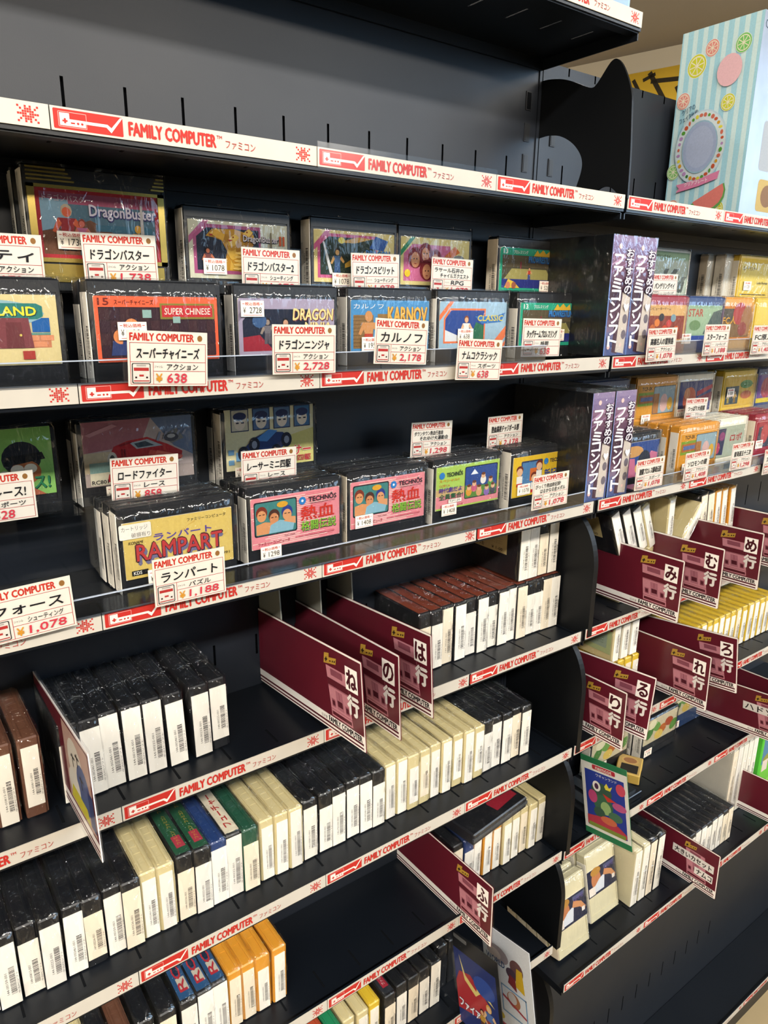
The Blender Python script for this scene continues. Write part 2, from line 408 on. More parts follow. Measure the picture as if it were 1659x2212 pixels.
# cut-out plate standing on the second shelf at the seam
PL = [(-.001, 1.513), (-.001, 1.5945), (-.015, 1.5955), (-.035, 1.592), (-.054, 1.582), (-.067, 1.569), (-.072, 1.558), (-.071, 1.547), (-.066, 1.534), (-.062, 1.522), (-.066, 1.513),
      (-.088, 1.513), (-.091, 1.520), (-.096, 1.526), (-.105, 1.529), (-.115, 1.527), (-.124, 1.520), (-.127, 1.513),
      (-.1385, 1.513), (-.137, 1.56), (-.133, 1.602), (-.132, 1.617), (-.125, 1.634), (-.117, 1.648), (-.111, 1.6545), (-.106, 1.657), (-.101, 1.6555), (-.097, 1.652), (-.091, 1.645), (-.084, 1.637), (-.078, 1.633),
      (-.066, 1.638), (-.047, 1.647), (-.031, 1.6525), (-.011, 1.656), (-.001, 1.656)]
def rounded(pts, keep, n=3):
    """cut the corners of an outline again and again, apart from the ones to keep"""
    fl = [i in keep for i in range(len(pts))]
    for _ in range(n):
        q, f2 = [], []
        for i, P0 in enumerate(pts):
            if fl[i]: q.append(P0); f2.append(True); continue
            A, B2 = pts[i-1], pts[(i+1) % len(pts)]
            q += [(P0[0]*.75+A[0]*.25, P0[1]*.75+A[1]*.25), (P0[0]*.75+B2[0]*.25, P0[1]*.75+B2[1]*.25)]; f2 += [False, False]
        pts, fl = q, f2
    return pts
b = MB(); b.prism(rounded(PL, {0, 1, 10, 11, 17, 18, len(PL)-1}), 'x', .0008, .0035, PLATE)
tag(put('side_plate', b), 'black plate with pointed ear and round cut-out standing between the bays', 'plate')
# small pale post and tags behind the panel top
b = MB()
for i in range(8):
    a0, a1 = 2*PI*i/8, 2*PI*(i+1)/8; r = .0032
    b.poly([(.012+r*math.cos(a0), .03+r*math.sin(a0), 1.6), (.012+r*math.cos(a1), .03+r*math.sin(a1), 1.6), (.008+r*math.cos(a1), .03+r*math.sin(a1), 1.7), (.008+r*math.cos(a0), .03+r*math.sin(a0), 1.7)], mat('e2dcc4', .5))
put('pale_post', b, bayL)
b = MB(); b.box(-.105, -.085, .014, .0148, 1.66, 1.698, mat('efe0d2', .7)); b.r = None
p = Print(b, (-.105, .0139, 1.66), (1, 0, 0), (0, 0, 1)); p.r(3, 24, 14, 8, 'e39a8c')
tag(put('tag_card', b), 'tiny pinkish tag peeking over the back panel under the uppermost shelf', 'tag')

# unseen shelving across the aisle, added to keep far light off lower shelves
t = thing('shelving_bay', 'dark shelving across the aisle behind the viewer', 'shelving', (-.8, -2.1, FLOOR))
b = MB(); b.box(-1.9, 1.9, -.3, -.28, 0, 2.30, SHELF); put('back_panel', b, t)
for i in range(8):
    b = MB(); b.box(-1.9, 1.9, -.28, 0, .1+i*.305, .115+i*.305, SHELF); put('shelf', b, t)
for i in range(7):
    b = MB(); b.box(-1.9, 1.9, 0, .002, .1+i*.305, .115+i*.305, PAPER); put('edge_strip', b, t)

# ------------------------------------------------------------------ shelf-edge strips
def strip_mesh(seed=0):
    h = 14.2; W = 197.2
    b = MB(); b.box(0, W/1000, 0, .0009, -h/1000, 0, STRIPP)
    p = Print(b, (0, 0, -h/1000), (1, 0, 0), (0, 0, 1))
    p.rr(1.6, 1.2, 44, h-2.4, RED, .8)
    p.fr(4.5, 2.6, 17.6, 9, .3, 'eab9b0')
    pad_icon(p, 5.4, 3.4, 16, 7.4, 'f0e9de', RED)
    p.p([(21.4, 5.6), (34.6, 5.6), (37.6, 2.6), (45.6, 12.6), (44, 12.6), (37.8, 5.6), (35.4, 7.4), (21.4, 7.4)], 'f0e9de')
    p.t('FAMILY COMPUTER', 49.5, 2.9, 62.5, 8.2, RED, 0.045)
    p.t('TM', 112.8, 9.0, 4, 2.1, RED, 0.02)
    p.t('ファミコン', 119.5, 3.3, 24, 5.4, 'b23a34')
    pix = ["#..#.#..#", ".#.###.#.", "..#####..", "####.####", "..#####..", ".#.###.#.", "#..#.#..#"]
    for j, row in enumerate(pix):
        for i, ch in enumerate(row):
            if ch == '#': p.k = 1; p.r(178.5+i*1.42, 2.1+(6-j)*1.42, 1.25, 1.25, RED)
    return b.mesh('label_strip', False)
STRIP = strip_mesh()
def ins(me):  # sleeve over a strip
    pass
sl = MB(); sl.box(-.0004, .1976, -.0010, -.0006, -.0155, .004, SLEEVE); SLM = sl.mesh('sleeve')
def strip(j, z, n, bay, y=-D, dx=0.0, side='', sleeve=False, pos=0):
    x = j*SL+(-.0016 if j < 0 else .0036)+dx
    t = thing('label_strip', f"white and red edge label strip, {NTH[pos]} from left, {lev(n, bay)}", 'label strip', (x, y, z), (0, 0, 0), 'shelf edge label strips')
    put('paper', STRIP, t)
    if sleeve: put('clear_sleeve', SLM, t)
    return t
for n in range(0, 9):
    js = {0: (-2, -1), 8: (-1,), 7: (-2, -1), 6: (-3, -2, -1)}.get(n, (-4, -3, -2, -1))
    for i, j in enumerate(js): strip(j, ZL[n], n, 'left', pos=i+1, sleeve=(n == 1 and j == -2), dx=-.004 if n in (3, 4) and j == -1 else 0)
for n in range(1, 8):
    js = {1: (0, 1), 2: (0, 1), 3: (0, 1), 4: (0, 1), 5: (0, 1, 2), 6: (0, 1, 2), 7: (0, 1, 2, 3)}[n]
    for i, j in enumerate(js): strip(j, ZR[n], n, 'right', y=-(DR7+.0) if n == 7 else -D, pos=i+1)
for i, j in enumerate((1.93, 2.93, 3.93)):
    t = strip(j, -.204, 8, 'right', y=-.1155, pos=i+1)

# ------------------------------------------------------------------ cartridges
W_, T_, H_ = 0.106, 0.0172, 0.075
_BODY = {}
def body_mesh(col, W=W_, T=T_, H=H_):
    k = (col, W, T, H)
    if k in _BODY: return _BODY[k]
    m = mat(col, 0.42, 0.5, 0.07); b = MB()
    b.cbox(-W/2, W/2, -T/2+.0009, T/2, 0, H, .0013, m)
    f = -T/2
    b.box(-W/2+.001, W/2-.001, f, f+.001, H-.0095, H-.0015, m)       # raised top bar
    b.box(-W/2+.001, W/2-.001, f, f+.001, .0015, .0125, m)           # raised foot
    for s in (-1, 1): b.box(s*(W/2-.0022)-.0012, s*(W/2-.0022)+.0012, f, f+.001, .0125, H-.0095, m)
    b.box(-W/2+.004, W/2-.004, -T/2+.0035, -T/2+.0055, H-.0002, H+.0007, m)  # ribs on the top edge
    b.box(-W/2+.004, W/2-.004, T/2-.0045, T/2-.0025, H-.0002, H+.0007, m)
    for i in range(5): b.box(-W/2+.03+i*.011, -W/2+.033+i*.011, -T/2+.0055, T/2-.0045, H-.0002, H+.0003, m)
    _BODY[k] = b.mesh('body'); return _BODY[k]
_SPINE = {}
CODES = ['144-00812-001', '144-002461-001', '144-00236-001', '144-00159-001', '144-00222-001']
def spine_mesh(var, W=W_, T=T_, H=H_, code=0, narrow=False):
    k = (var, W, T, H, code, narrow)
    if k in _SPINE: return _SPINE[k]
    z0, z1 = {'F': (.0015, .066), 'L': (.0015, .057), 'U': (.011, .067), 'M': (.009, .058), 'T': (.001, .072)}[var]
    z0 *= H/.075; z1 *= H/.075
    b = MB(); ww = T-(.0042 if narrow else .0008); x = -W/2-.0003
    pap = mat(['dfd9cc', 'e3ded3', 'dccfb8', 'e0dbcf', 'd9d4ca'][code], .55, .3, .03)
    b.box(x-.0003, x+.0004, -ww/2, ww/2, z0, z1, pap)
    p = Print(b, (x-.0003, ww/2, z0), (0, -1, 0), (0, 0, 1))
    hh = (z1-z0)*1000; mm = ww*1000
    r = random.Random(code*7+ord(var)); y = hh*.18; bars = []
    while y < hh*.62:
        t = r.choice((.35, .5, .8)); p.k = 1; p.r(mm*.55, y, mm*.28, t, '2a2724'); y += t+r.choice((.35, .5, .7))
    p.t(CODES[code], mm*.46, hh*.2, hh*.36, mm*.12, '4a4540', 0, 0, PI/2)
    p.t('中古FCソフト', mm*.97, hh*.16, hh*.36, mm*.1, '5a554e', 0, 0, PI/2)
    _SPINE[k] = b.mesh('barcode_label', False); return _SPINE[k]
_FILM = {}
def film_mesh(var, W=W_, T=T_, H=H_):
    k = (var, W, T, H)
    if k in _FILM: return _FILM[k]
    r = random.Random(var*13+5); b = MB(); g = .0009
    nx, ny, nz = 7, 2, 5; P = {}
    def pt(i, j, l):
        key = (i, j, l)
        if key not in P:
            x = -W/2-g+(W+2*g)*i/nx; y = -T/2-g+(T+2*g)*j/ny; z = .0002+(H+.0016)*l/nz
            d = .0007
            cx = 1 if i in (0, nx) else 0; cy = 1 if j in (0, ny) else 0; cz = 1 if l == nz else 0
            q = [x, y, z]
            if cy: q[1] += (1 if j else -1)*r.uniform(-.0002, d)
            if cx: q[0] += (1 if i else -1)*r.uniform(-.0002, d)
            if cz: q[2] += r.uniform(-.0002, .0012)
            if cx+cy+cz >= 2:
                q[0] -= cx*(1 if i else -1)*.0008; q[1] -= cy*(1 if j else -1)*.0006; q[2] -= cz*.0006
            P[key] = len(b.v); b.v.append(tuple(q))
        return P[key]
    mi = b.mi(FILM)
    def face(*q): b.f.append(tuple(pt(*a) for a in q)); b.m.append(mi)
    for i in range(nx):
        for l in range(nz):
            face((i, 0, l), (i+1, 0, l), (i+1, 0, l+1), (i, 0, l+1)); face((i, ny, l), (i, ny, l+1), (i+1, ny, l+1), (i+1, ny, l))
        for j in range(ny): face((i, j, nz), (i+1, j, nz), (i+1, j+1, nz), (i, j+1, nz))
    for j in range(ny):
        for l in range(nz):
            face((0, j, l), (0, j, l+1), (0, j+1, l+1), (0, j+1, l)); face((nx, j, l), (nx, j+1, l), (nx, j+1, l+1), (nx, j, l+1))
    me = b.mesh('shrink_wrap'); me.polygons.foreach_set('use_smooth', [True]*len(me.polygons)); _FILM[k] = me
    return me
def top_mesh(cols, title=None, tc='d8c070'):
    """printed label folded over the top edge"""
    b = MB(); m = mat(cols[0], .5, .4, .25, 0, 140)
    b.box(-.049, .049, -T_/2+.0012, T_/2-.0012, H_+.0002, H_+.0009, m)
    p = Print(b, (-.049, -T_/2+.0012, H_+.0009), (1, 0, 0), (0, 1, 0))
    if len(cols) > 1: p.r(8, 1.5, 18, 9, cols[1])
    if len(cols) > 2: p.r(30, 3, 30, 7, cols[2])
    if title: p.t(title, 8, 3, 60, 8, tc, .03)
    else:
        for i in range(3): p.t('ファミコン', 12+i*28, 4, 22, 4, tc, 0)
    return b.mesh('top_label', False)
def caution_mesh():
    b = MB(); m = mat('b9a878', .7, .2, .08)
    b.box(-.03, .045, T_/2-.0002, T_/2+.0003, .03, .066, m)
    p = Print(b, (.045, T_/2+.0003, .03), (-1, 0, 0), (0, 0, 1))
    p.t('使用上のお願い', 22, 30, 30, 3.2, '5c4a2e')
    for i in range(5): p.t('カセットを大切に扱ってください', 5, 24-i*3.2, 62, 1.9, '8a7650')
    p.t('はり みつお', 6, 2, 28, 5, '2a2218', .01); p.t('¥ 1-00', 48, 3, 20, 4, '2a2218')
    return b.mesh('caution_label', False)
CAUT = caution_mesh()
TOPB = top_mesh(['6e3322'], None, '3d1c12')
TOPG = top_mesh(['1f4a34', 'b23a4a', '2a5a38'], None, 'c8a040')
TOPW = top_mesh(['c9bfa8'], 'フューチャー', 'b52a2a')
TOPX = top_mesh(['24486e', 'c8c2b0', '1a2c44'], 'ROX', 'b4303a')
TOPK = top_mesh(['22262c', 'a02a3a'], None, 'd8d4cc')
CNAME = {'15171b': 'black', 'c2b487': 'cream', '1f4a38': 'green', '203766': 'blue', 'c98a2c': 'orange', '5d3d2e': 'brown', 'c9a92e': 'yellow', '8c2230': 'red', 'd8d2bf': 'white', 'b8b4a8': 'grey', 'a8452a': 'rust', 'c2ba9a': 'ivory', '1f7a50': 'bright green', '243a5e': 'navy'}
BK, CR, GR, BL, OR, BR, YE, RD, WH, GY, RU, IV, BG, NV = list(CNAME)
_cnt = {}
def cart(loc, col, var='F', rot=None, label='', group=None, top=None, caution=False, code=None, film=True, dims=(W_, T_, H_), front=None, sticker=None, spine=True, fv=None):
    t = thing('game_cartridge', label, 'cartridge', loc, rot, group)
    put('body', body_mesh(col, *dims), t)
    if spine: put('barcode_label', spine_mesh(var, *dims, code=random.randrange(5) if code is None else code, narrow=col in (CR, OR, YE, BR, BG, RU)), t)
    if top: put('top_label', top, t)
    if caution: put('caution_label', CAUT, t)
    if front: put('front_label', front, t)
    if sticker: put('price_sticker', sticker[0], t, (sticker[1], -dims[1]/2-.0021, sticker[2]))
    if film: put('shrink_wrap', film_mesh(random.randrange(4) if fv is None else fv, *dims), t)
    return t
def spine_row(bay, n, items, yf=-.095, layer='', z=None, x0count=0, wobble=True):
    """cartridges standing on end, barcode spine to the front; items: (x, colour, variant, top)"""
    Z = (ZL if bay == 'left' else ZR)
    for i, it in enumerate(items):
        x, col, var = it[:3]; top = it[3] if len(it) > 3 else None
        zz = deck(Z[n]) if z is None else z
        lean = it[4] if len(it) > 4 else random.uniform(-.01, .01)
        y = yf+W_/2+random.uniform(-.002, .002)
        k = f"{CNAME[col]} wrapped cartridge, barcode spine out, {NTH[i+1+x0count]} from left{layer}, {lev(n, bay)}"
        cart((x, y, zz+.0003), col, var, tilt(lean, PI/2+random.uniform(-.012, .012)), k, f"cartridges standing spine out on the {lev(n, bay)}", top, (len(it) > 5 and it[5]))

S4x = [-.673, -.652, -.623, -.603, -.586, -.567, -.549, -.529, -.505, -.486]
spine_row('left', 4, [(S4x[0], BR, 'F'), (S4x[1], BR, 'U'), (S4x[2]+.002, BK, 'L', None, 0), (S4x[3], BK, 'F', None, -.03), (S4x[4]-.0005, BK, 'T', None, -.03), (S4x[5], BK, 'T', None, -.02),
                      (S4x[6], BK, 'T', None, -.02), (S4x[7], BK, 'F', None, -.03), (S4x[8], BK, 'F', None, -.02), (S4x[9], BK, 'U', None, -.02)], -.092)
xs = [-.228, -.21, -.192, -.172, -.153, -.135, -.117, -.1, -.084, -.066, -.05, -.034, -.019, -.004]
vs = 'LLTTLTLTTTLLTT'
spine_row('left', 4, [(x-.002, BK, v, TOPB) for x, v in zip(xs, vs)], -.088, x0count=10)
for i, x in enumerate((-.0655, -.0485, -.0305, -.0115)):
    cart((x, -.085+W_/2, deck(ZL[4])+H_+.0035), BK, 'TTLT'[i], tilt(0, PI/2), f"black cartridge, {NTH[i+1]} from left in the upper layer, {lev(4, 'left')}", 'cartridges laid on the brown topped row', None, i == 0)
S5x = [-.693, -.674, -.657, -.637, -.62, -.602, -.587, -.569, -.551, -.533, -.515, -.499, -.481, -.463, -.444, -.427, -.411, -.392, -.372, -.354, -.335, -.317, -.301, -.281, -.265, -.248, -.23, -.213, -.194, -.175, -.158, -.142, -.124, -.108, -.089, -.071, -.054]
S5x = [-.729, -.711]+S5x
S5v = 'FFFLFFMFFFFLLFTLFFTFLFFFLTTMUFTUTULFFFF'+'F'
S5c = [BK]*9+[CR, CR, BK, BK, BL, BK, GR, CR, CR, CR]+[BK]*6+[CR]*9+[BK]*5
S5t = {11: TOPG, 12: TOPG, 14: TOPW}
fixed = []
for i, x in enumerate(S5x): fixed.append((x, S5c[i], S5v[i], S5t.get(i)))
for i in range(1, len(fixed)):
    if fixed[i][0]-fixed[i-1][0] < .0168: fixed[i] = (fixed[i-1][0]+.0168,)+fixed[i][1:]
spine_row('left', 5, fixed, -.097)
spine_row('left', 6, [(-.665, CR, 'F'), (-.646, CR, 'F'), (-.626, BK, 'F'), (-.607, BR, 'F'), (-.585, BK, 'F'), (-.563, BK, 'F'), (-.541, BK, 'F', TOPX), (-.524, BK, 'T', TOPX), (-.507, BK, 'T', TOPX),
                      (-.4895, OR, 'F'), (-.4725, OR, 'F'), (-.455, OR, 'L'), (-.4365, OR, 'F')], -.099)
spine_row('left', 6, [(-.166, BK, 'F'), (-.148, BL, 'L'), (-.130, OR, 'F'), (-.112, OR, 'T'), (-.094, OR, 'F'), (-.0755, CR, 'F'), (-.058, CR, 'F'), (-.0405, CR, 'F'), (-.023, CR, 'F'), (-.003, CR, 'F')], -.097, x0count=13)
spine_row('left', 7, [(-.418, RU, 'F'), (-.40, RU, 'F'), (-.382, RU, 'F'), (-.362, BG, 'F'), (-.342, CR, 'F'), (-.322, CR, 'F'), (-.303, YE, 'F'), (-.28, BK, 'L', TOPK), (-.259, BK, 'L'), (-.24, BK, 'L'), (-.2205, BK, 'L'), (-.2015, BK, 'T')], -.100)
for i, x in enumerate((-.176, -.156)):
    cart((x, -.085+W_/2, deck(ZL[7])), BK, 'F', tilt(0, PI/2), f"dark cartridge without barcode, {NTH[i+1]} from left beside the character cards", 'dark cartridges beside the character cards', spine=False)
# flat black and red box lying on the seventh shelf row
t = thing('game_case', 'black case with red print lying flat on the orange cartridges', 'case', (-.105, -.048, deck(ZL[6])+H_+.004), (0, 0, .12), None)
b = MB(); b.cbox(-.058, .058, -.058, .058, 0, .017, .0015, mat('1b1d22', .35, .5)); b.box(-.0585, .0585, -.0588, -.056, .006, .0105, mat('3c4148', .4)); put('body', b, t)
b = MB(); p = Print(b, (-.056, -.056, .0171), (1, 0, 0), (0, 1, 0)); p.r(0, 0, 112, 112, '14151a'); p.p([(60, 8), (108, 12), (108, 80), (96, 88), (84, 60), (70, 40), (58, 26)], '8e1c2c'); p.p([(20, 60), (60, 70), (50, 100), (24, 96)], '8e1c2c'); p.r(20, 94, 30, 8, 'b8b0a0'); put('cover_print', b.mesh('cover_print', False), t)
put('shrink_wrap', film_mesh(1, .118, .0, .0) if False else MB().box(-.0592, .0592, -.0594, .0592, -.0004, .0182, FILM), t)
t = cart((.036-.03, -.045, deck(ZL[8])+.0003), RD, 'L', tilt(0, PI/2), 'red cartridge with white spine low at the right end, ninth shelf of left bay')

# ------------------------------------------------------------------ front-facing labels (millimetre drawings, generic art, own lettering)
def lab(fn, W=98, H=49, T=T_, z=.0145, border=None, x0=None):
    b = MB(); f = -T/2
    b.box(-W/2000, W/2000, f-.0003, f+.0012, z, z+H/1000, mat(border or 'd9d2c2', .45, .4))
    p = Print(b, (-W/2000, f-.0003, z), (1, 0, 0), (0, 0, 1)); fn(p, W, H)
    return b.mesh('front_label', False)
def bands(p, W, H, a, b_):
    p.rr(0, 0, W, H, b_, 2); p.p([(0, H-14), (14, H), (20, H), (0, H-20)], a); p.p([(W-26, 0), (W, 24), (W, 12), (W-13, 0)], a); p.p([(W-8, 0), (W, 8), (W, 3), (W-3, 0)], a)
def a_land(p, W, H):
    p.rr(0, 0, W, H, 'dccb92', 2); p.r(0, 12, W-6, 20, 'd9cb9a'); p.r(0, 12, W-6, 9, 'c47a56')
    for i in range(9):
        for j in range(2): p.k = 6; p.r(i*10+j*5, 12.6+j*4.4, 9, 3.8, 'd98e66')
    p.r(0, 21, W-6, 1.6, '5f8f84'); p.r(40, 23, 16, 10, '1f5ea2'); p.r(80, 23, 12, 10, '1f5ea2'); p.r(60, 12, 16, 22, '74383c')
    p.e(45, 36, 44, 10, '8fb4bc'); p.p([(0, 32), (84, 32), (88, 34), (88, 41), (84, 43), (0, 43)], '2c7a74'); 
    for q in ((6, 27, 10, 6), (30, 27, 7, 6)): p.r(*q, '1f5ea2'); p.r(q[0]+q[2]/2-.3, q[1], .6, q[3], 'dccb92')
    p.p([(56, 12), (58, 33), (78, 33), (80, 12)], '7c4044'); p.p([(62, 12), (63, 30), (73, 30), (74, 12)], '6a3438'); p.e(72, 21, .9, .9, 'd8c060', 8); p.e(24, 6, 5, 4.5, 'e8e2d0', 12); p.e(24, 6, 3, 2.6, 'b85a4a', 10)
    p.t('C-LAND', 47, 34.2, 37, 6, '1f4a4a', .07); p.t('C-LAND', 46.5, 34.6, 37, 6, 'e8d83c', .04); p.p([(36, 44), (40, 48), (48, 48), (52, 44)], 'b3303c'); p.r(72, 4, 8, 6, 'a83c34')
def a_sup(p, W, H):
    p.rr(0, 0, W, H, 'ee6440', 1.5); p.r(3, 3, W-6, 38, '2e1c22')
    for i in range(12):
        for j in range(4): p.k = 3; p.r(3.6+i*7.7, 3.6+j*9.3, 7.1, 8.7, '3d242a' if (i+j) % 2 else '35202a')
    p.t('15', 3, 42.4, 8, 5, '7a2a1e', .04); p.t('スーパーチャイニーズ', 15, 42.6, 30, 4, '5a2418', .01)
    p.r(50, 32, 45, 12, '857a34'); p.r(51.5, 33.5, 42, 9, 'c02c34'); p.t('SUPER CHINESE', 53.5, 35.5, 38, 5, 'ece6d8', .01, .05)
    p.r(36, 33, 7, 6, '8fb0aa'); p.r(60, 29, 6, 5, '8fb0aa')
    for x, y in ((18, 16), (27, 24)): p.p([(x-8, y-11), (x+6, y-11), (x+5, y), (x-6, y)], '2c3c6e'); p.e(x, y+3, 5.5, 5.5, 'dd8a52')
def a_ninja(p, W, H):
    bands(p, W, H, '8d7f97', 'a79db4'); p.p([(4, 4), (70, 4), (70, 40), (14, 40), (4, 30)], '1d2438')
    p.p([(4, 4), (34, 4), (20, 18), (4, 16)], '9c2838'); p.fig(28, 10, 22, '98887c', '6f6a70', '5a555c'); p.fig(46, 6, 26, 'c89a7c', '29345c', '1c2440', '12141c'); p.e(20, 30, 7, 6, '3a5a86'); p.e(60, 12, 7, 6, 'b03040')
    p.t('DRAGON', 54, 30, 42, 10, '6e2a34', .05, .1); p.t('DRAGON', 53.4, 30.6, 42, 10, 'ecd890', .03, .1); p.t('NINJA', 66, 20, 28, 8, '6e2a34', .05, .1); p.t('NINJA', 65.4, 20.6, 28, 8, 'ecd890', .03, .1)
def a_kar(p, W, H):
    p.rr(0, 0, W, H, '4a8fc4', 1.5); p.r(3, 3, 24, 32, '8a6a40'); p.r(32, 0, 16, 36, '93703e'); p.r(48, 0, W-50, 26, '3f74a4')
    for i in range(9): p.k = 5; p.r(3, 5+i*3.5, 24, .5, '6f5230'); p.r(32, 3+i*3.5, 16, .5, '6f5230')
    p.fig(21, 2, 36, 'cf9158', 'cf9158', 'b8402c', 'cf9158'); p.t('カルノフ', 3, 41, 36, 4.5, 'dfe9ee', .01)
    p.t('KARNOV', 45, 27, 50, 15, '7a4a1c', .05); p.t('KARNOV', 44.4, 27.8, 50, 15, 'e3b04c', .03)
def a_cls(p, W, H):
    bands(p, W, H, 'ec7a4a', '9fbfd4'); p.p([(6, 6), (66, 6), (66, 42), (14, 42), (6, 32)], 'ec7a4a'); p.p([(8, 8), (64, 8), (64, 40), (16, 40), (8, 31)], '2c4a92'); p.p([(8, 8), (8, 20), (26, 14), (34, 8)], 'dfe4e8'); p.p([(44, 8), (64, 8), (64, 24), (52, 28)], '2c6e50')
    p.fig(38, 8, 26, 'e2b48c', 'e8e6e2', 'e8e6e2', '8a4a2a'); p.p([(50, 34), (60, 26), (90, 28), (96, 38), (80, 34)], '3a76b8'); p.t('CLASSIC', 54, 29, 38, 6, 'e0cc58', .03, .1)
def a_tag(p, W, H):
    p.rr(0, 0, W, H, '27a583', 1.5); p.r(4, 4, W-8, 37, '4a4634'); p.r(4, 4, W-8, 10, '26307c'); p.p([(8, 14), (W-8, 14), (W-18, 26), (20, 26)], '9c9456')
    for i in range(10): p.k = 5; p.r(4, 28+i*1.3, W-8, .6, '6e5f44')
    p.p([(34, 26), (36, 26), (36, 34), (34, 34)], '8a3040'); p.fig(50, 14, 14, 'd8a274', 'b8402c', '3a4a8a'); p.t('13', 5, 42.4, 7, 5, 'eaf2ee', .04); p.t('プロレスリング', 22, 42.6, 24, 4, 'eaf2ee', .02)
    p.p([(56, 41), (62, 48), (66, 44), (72, 48.5), (78, 44), (84, 48), (86, 41)], 'e4b83a'); p.t('PROWRESTLING', 48, 33, 46, 7, '1f4a9a', .06); p.t('PROWRESTLING', 48, 33.6, 46, 7, '3f8fd0', .02)
    p.p([(8, 4), (14, 14), (24, 11), (34, 4)], 'd8b83a'); p.e(14, 7, 4, 4, 'c07a5a'); p.e(24, 7, 4, 4, '9a5a40')
def a_bust(p, W, H):
    p.r(0, 0, W, H, 'b02a34'); p.r(3, 3, W-6, H-6, '4f6f80'); p.r(3, H-11, W-6, 8, 'a4506a'); p.p([(3, 3), (W-3, 3), (W-3, 16), (60, 20), (40, 30), (22, 24), (3, 20)], '6e4630'); p.p([(3, 20), (24, 26), (24, 44), (3, 44)], '86a8bc'); p.r(44, 22, W-50, 5, '3a6c80'); p.r(30, 3, W-40, 6, '3a5c72')
    p.fig(22, 6, 34, 'd8623e', '9a2a30', '1c2434', 'b8a890'); p.fig(33, 8, 22, 'c86a5a', 'b8688c', 'b8588c', '8a3a2a'); p.fig(78, 6, 22, 'd8a03a', 'd8a03a', 'd8a03a', 'd8a03a'); p.e(66, 16, 3, 4, 'd8a03a')
    p.t('ドラゴンバスター', 5, H-9.5, 36, 5, 'd8c4cc', .0); p.t('DragonBuster', 40, 30, 54, 11, '3c3a70', .06); p.t('DragonBuster', 39.6, 30.6, 54, 11, 'cfc8d4', .02); p.p([(80, 22), (81.5, 18), (83, 22), (82.4, 44), (80.6, 44)], 'b8b4b0')
def a_bust2(p, W, H):
    bands(p, W, H, 'b4608c', 'cfcfb8'); p.p([(4, 4), (70, 4), (70, 46), (16, 46), (4, 36)], 'a8527f'); p.p([(7, 7), (68, 7), (68, 43), (17, 43), (7, 35)], '1c2438')
    p.p([(32, 7), (58, 7), (62, 24), (56, 40), (44, 43), (22, 42), (16, 36), (30, 34), (36, 24)], 'c4912f'); p.p([(38, 8), (52, 8), (54, 22), (46, 30), (40, 20)], 'e0b650')
    scales(p, [(50, 10), (52, 22), (44, 30), (30, 37), (22, 40)], 'd0a040', 'b07e26'); scales(p, [(54, 24), (60, 34), (56, 42)], 'd9ab48', 'a8741f'); scales(p, [(46, 14), (40, 24), (42, 36)], 'c4912f', 'e0b650')
    for x, y in ((24, 40), (56, 41), (42, 36)): p.p([(x-5, y-2), (x+2, y+3), (x+6, y), (x+2, y-4)], 'e6bf5c'); p.e(x, y, .8, .8, '8a1c1c', 6); p.p([(x-5, y-2), (x, y-2.4), (x-4, y-4)], 'b0402c')
    for i in range(5): p.e(46+i*.6, 9+i*3.4, 5.4, 1.1, 'eecb74', 8)
    p.p([(24, 42), (34, 38), (32, 32), (22, 37)], 'd9a63e'); p.fig(17, 8, 18, 'b0674a', '6a3a3a', '3a4a7a'); p.t('DragonBuster', 52, 31, 36, 7, '1c1c30', .06); p.t('DragonBuster', 51.7, 31.4, 36, 7, 'd4ccd0', .02); p.t('II', 89, 31, 5, 8, 'c0562c', .04); p.p([(79, 26), (80, 24), (81, 26), (80.6, 42), (79.4, 42)], '70664a')
def scales(p, pts, c, c2, n=3):
    for (x, y), (x2, y2) in zip(pts, pts[1:]):
        for i in range(n):
            t = i/n; p.e(x+(x2-x)*t, y+(y2-y)*t, 4.6, 3.8, c if i % 2 else c2, 9, .4)
def a_spir(p, W, H):
    bands(p, W, H, 'c65a86', 'dfd08a'); p.p([(4, 4), (76, 4), (76, 46), (16, 46), (4, 36)], 'c65a86'); p.p([(7, 7), (74, 7), (74, 43), (17, 43), (7, 35)], '27362c'); p.p([(10, 38), (12, 38), (22, 8), (18, 8)], 'd8dadc')
    p.fig(27, 8, 24, 'd0a060', '4a6a96', '3a5a8a'); p.p([(36, 14), (58, 20), (62, 32), (54, 26), (46, 24), (36, 18)], 'b8923a'); p.p([(28, 38), (52, 44), (70, 43), (48, 38)], 'c89c44'); p.e(32, 40, 4, 3, 'e0d030'); p.p([(66, 34), (74, 46), (90, 42), (84, 32)], '2c5aa6'); p.t('DRAGON', 62, 24, 30, 8, '16203c', .06); p.t('DRAGON', 61.6, 24.4, 30, 8, '4a86c8', .02)
def a_quest(p, W, H):
    bands(p, W, H, '2f8a5e', 'ddd08c'); p.p([(4, 4), (70, 4), (70, 42), (16, 42), (4, 32)], 'c96a94')
    for x, y, r in ((20, 26, 8), (34, 32, 7), (48, 26, 7), (36, 14, 8)): p.e(x, y+2, r+2, r+3, '7e2430'); p.e(x, y, r*.75, r, 'd89a74'); p.e(x-2, y+1, .8, .9, '2a1a14', 8); p.e(x+2, y+1, .8, .9, '2a1a14', 8); p.r(x-1.5, y-4.5, 3, .9, 'a03a34')
    p.e(9, 12, 4, 4, 'e0c02c'); p.p([(60, 30), (76, 42), (84, 36), (72, 30)], 'd8742c'); p.e(82, 28, 9, 5, '8a8c88'); p.e(90, 24, 5, 5, 'd0b84a')
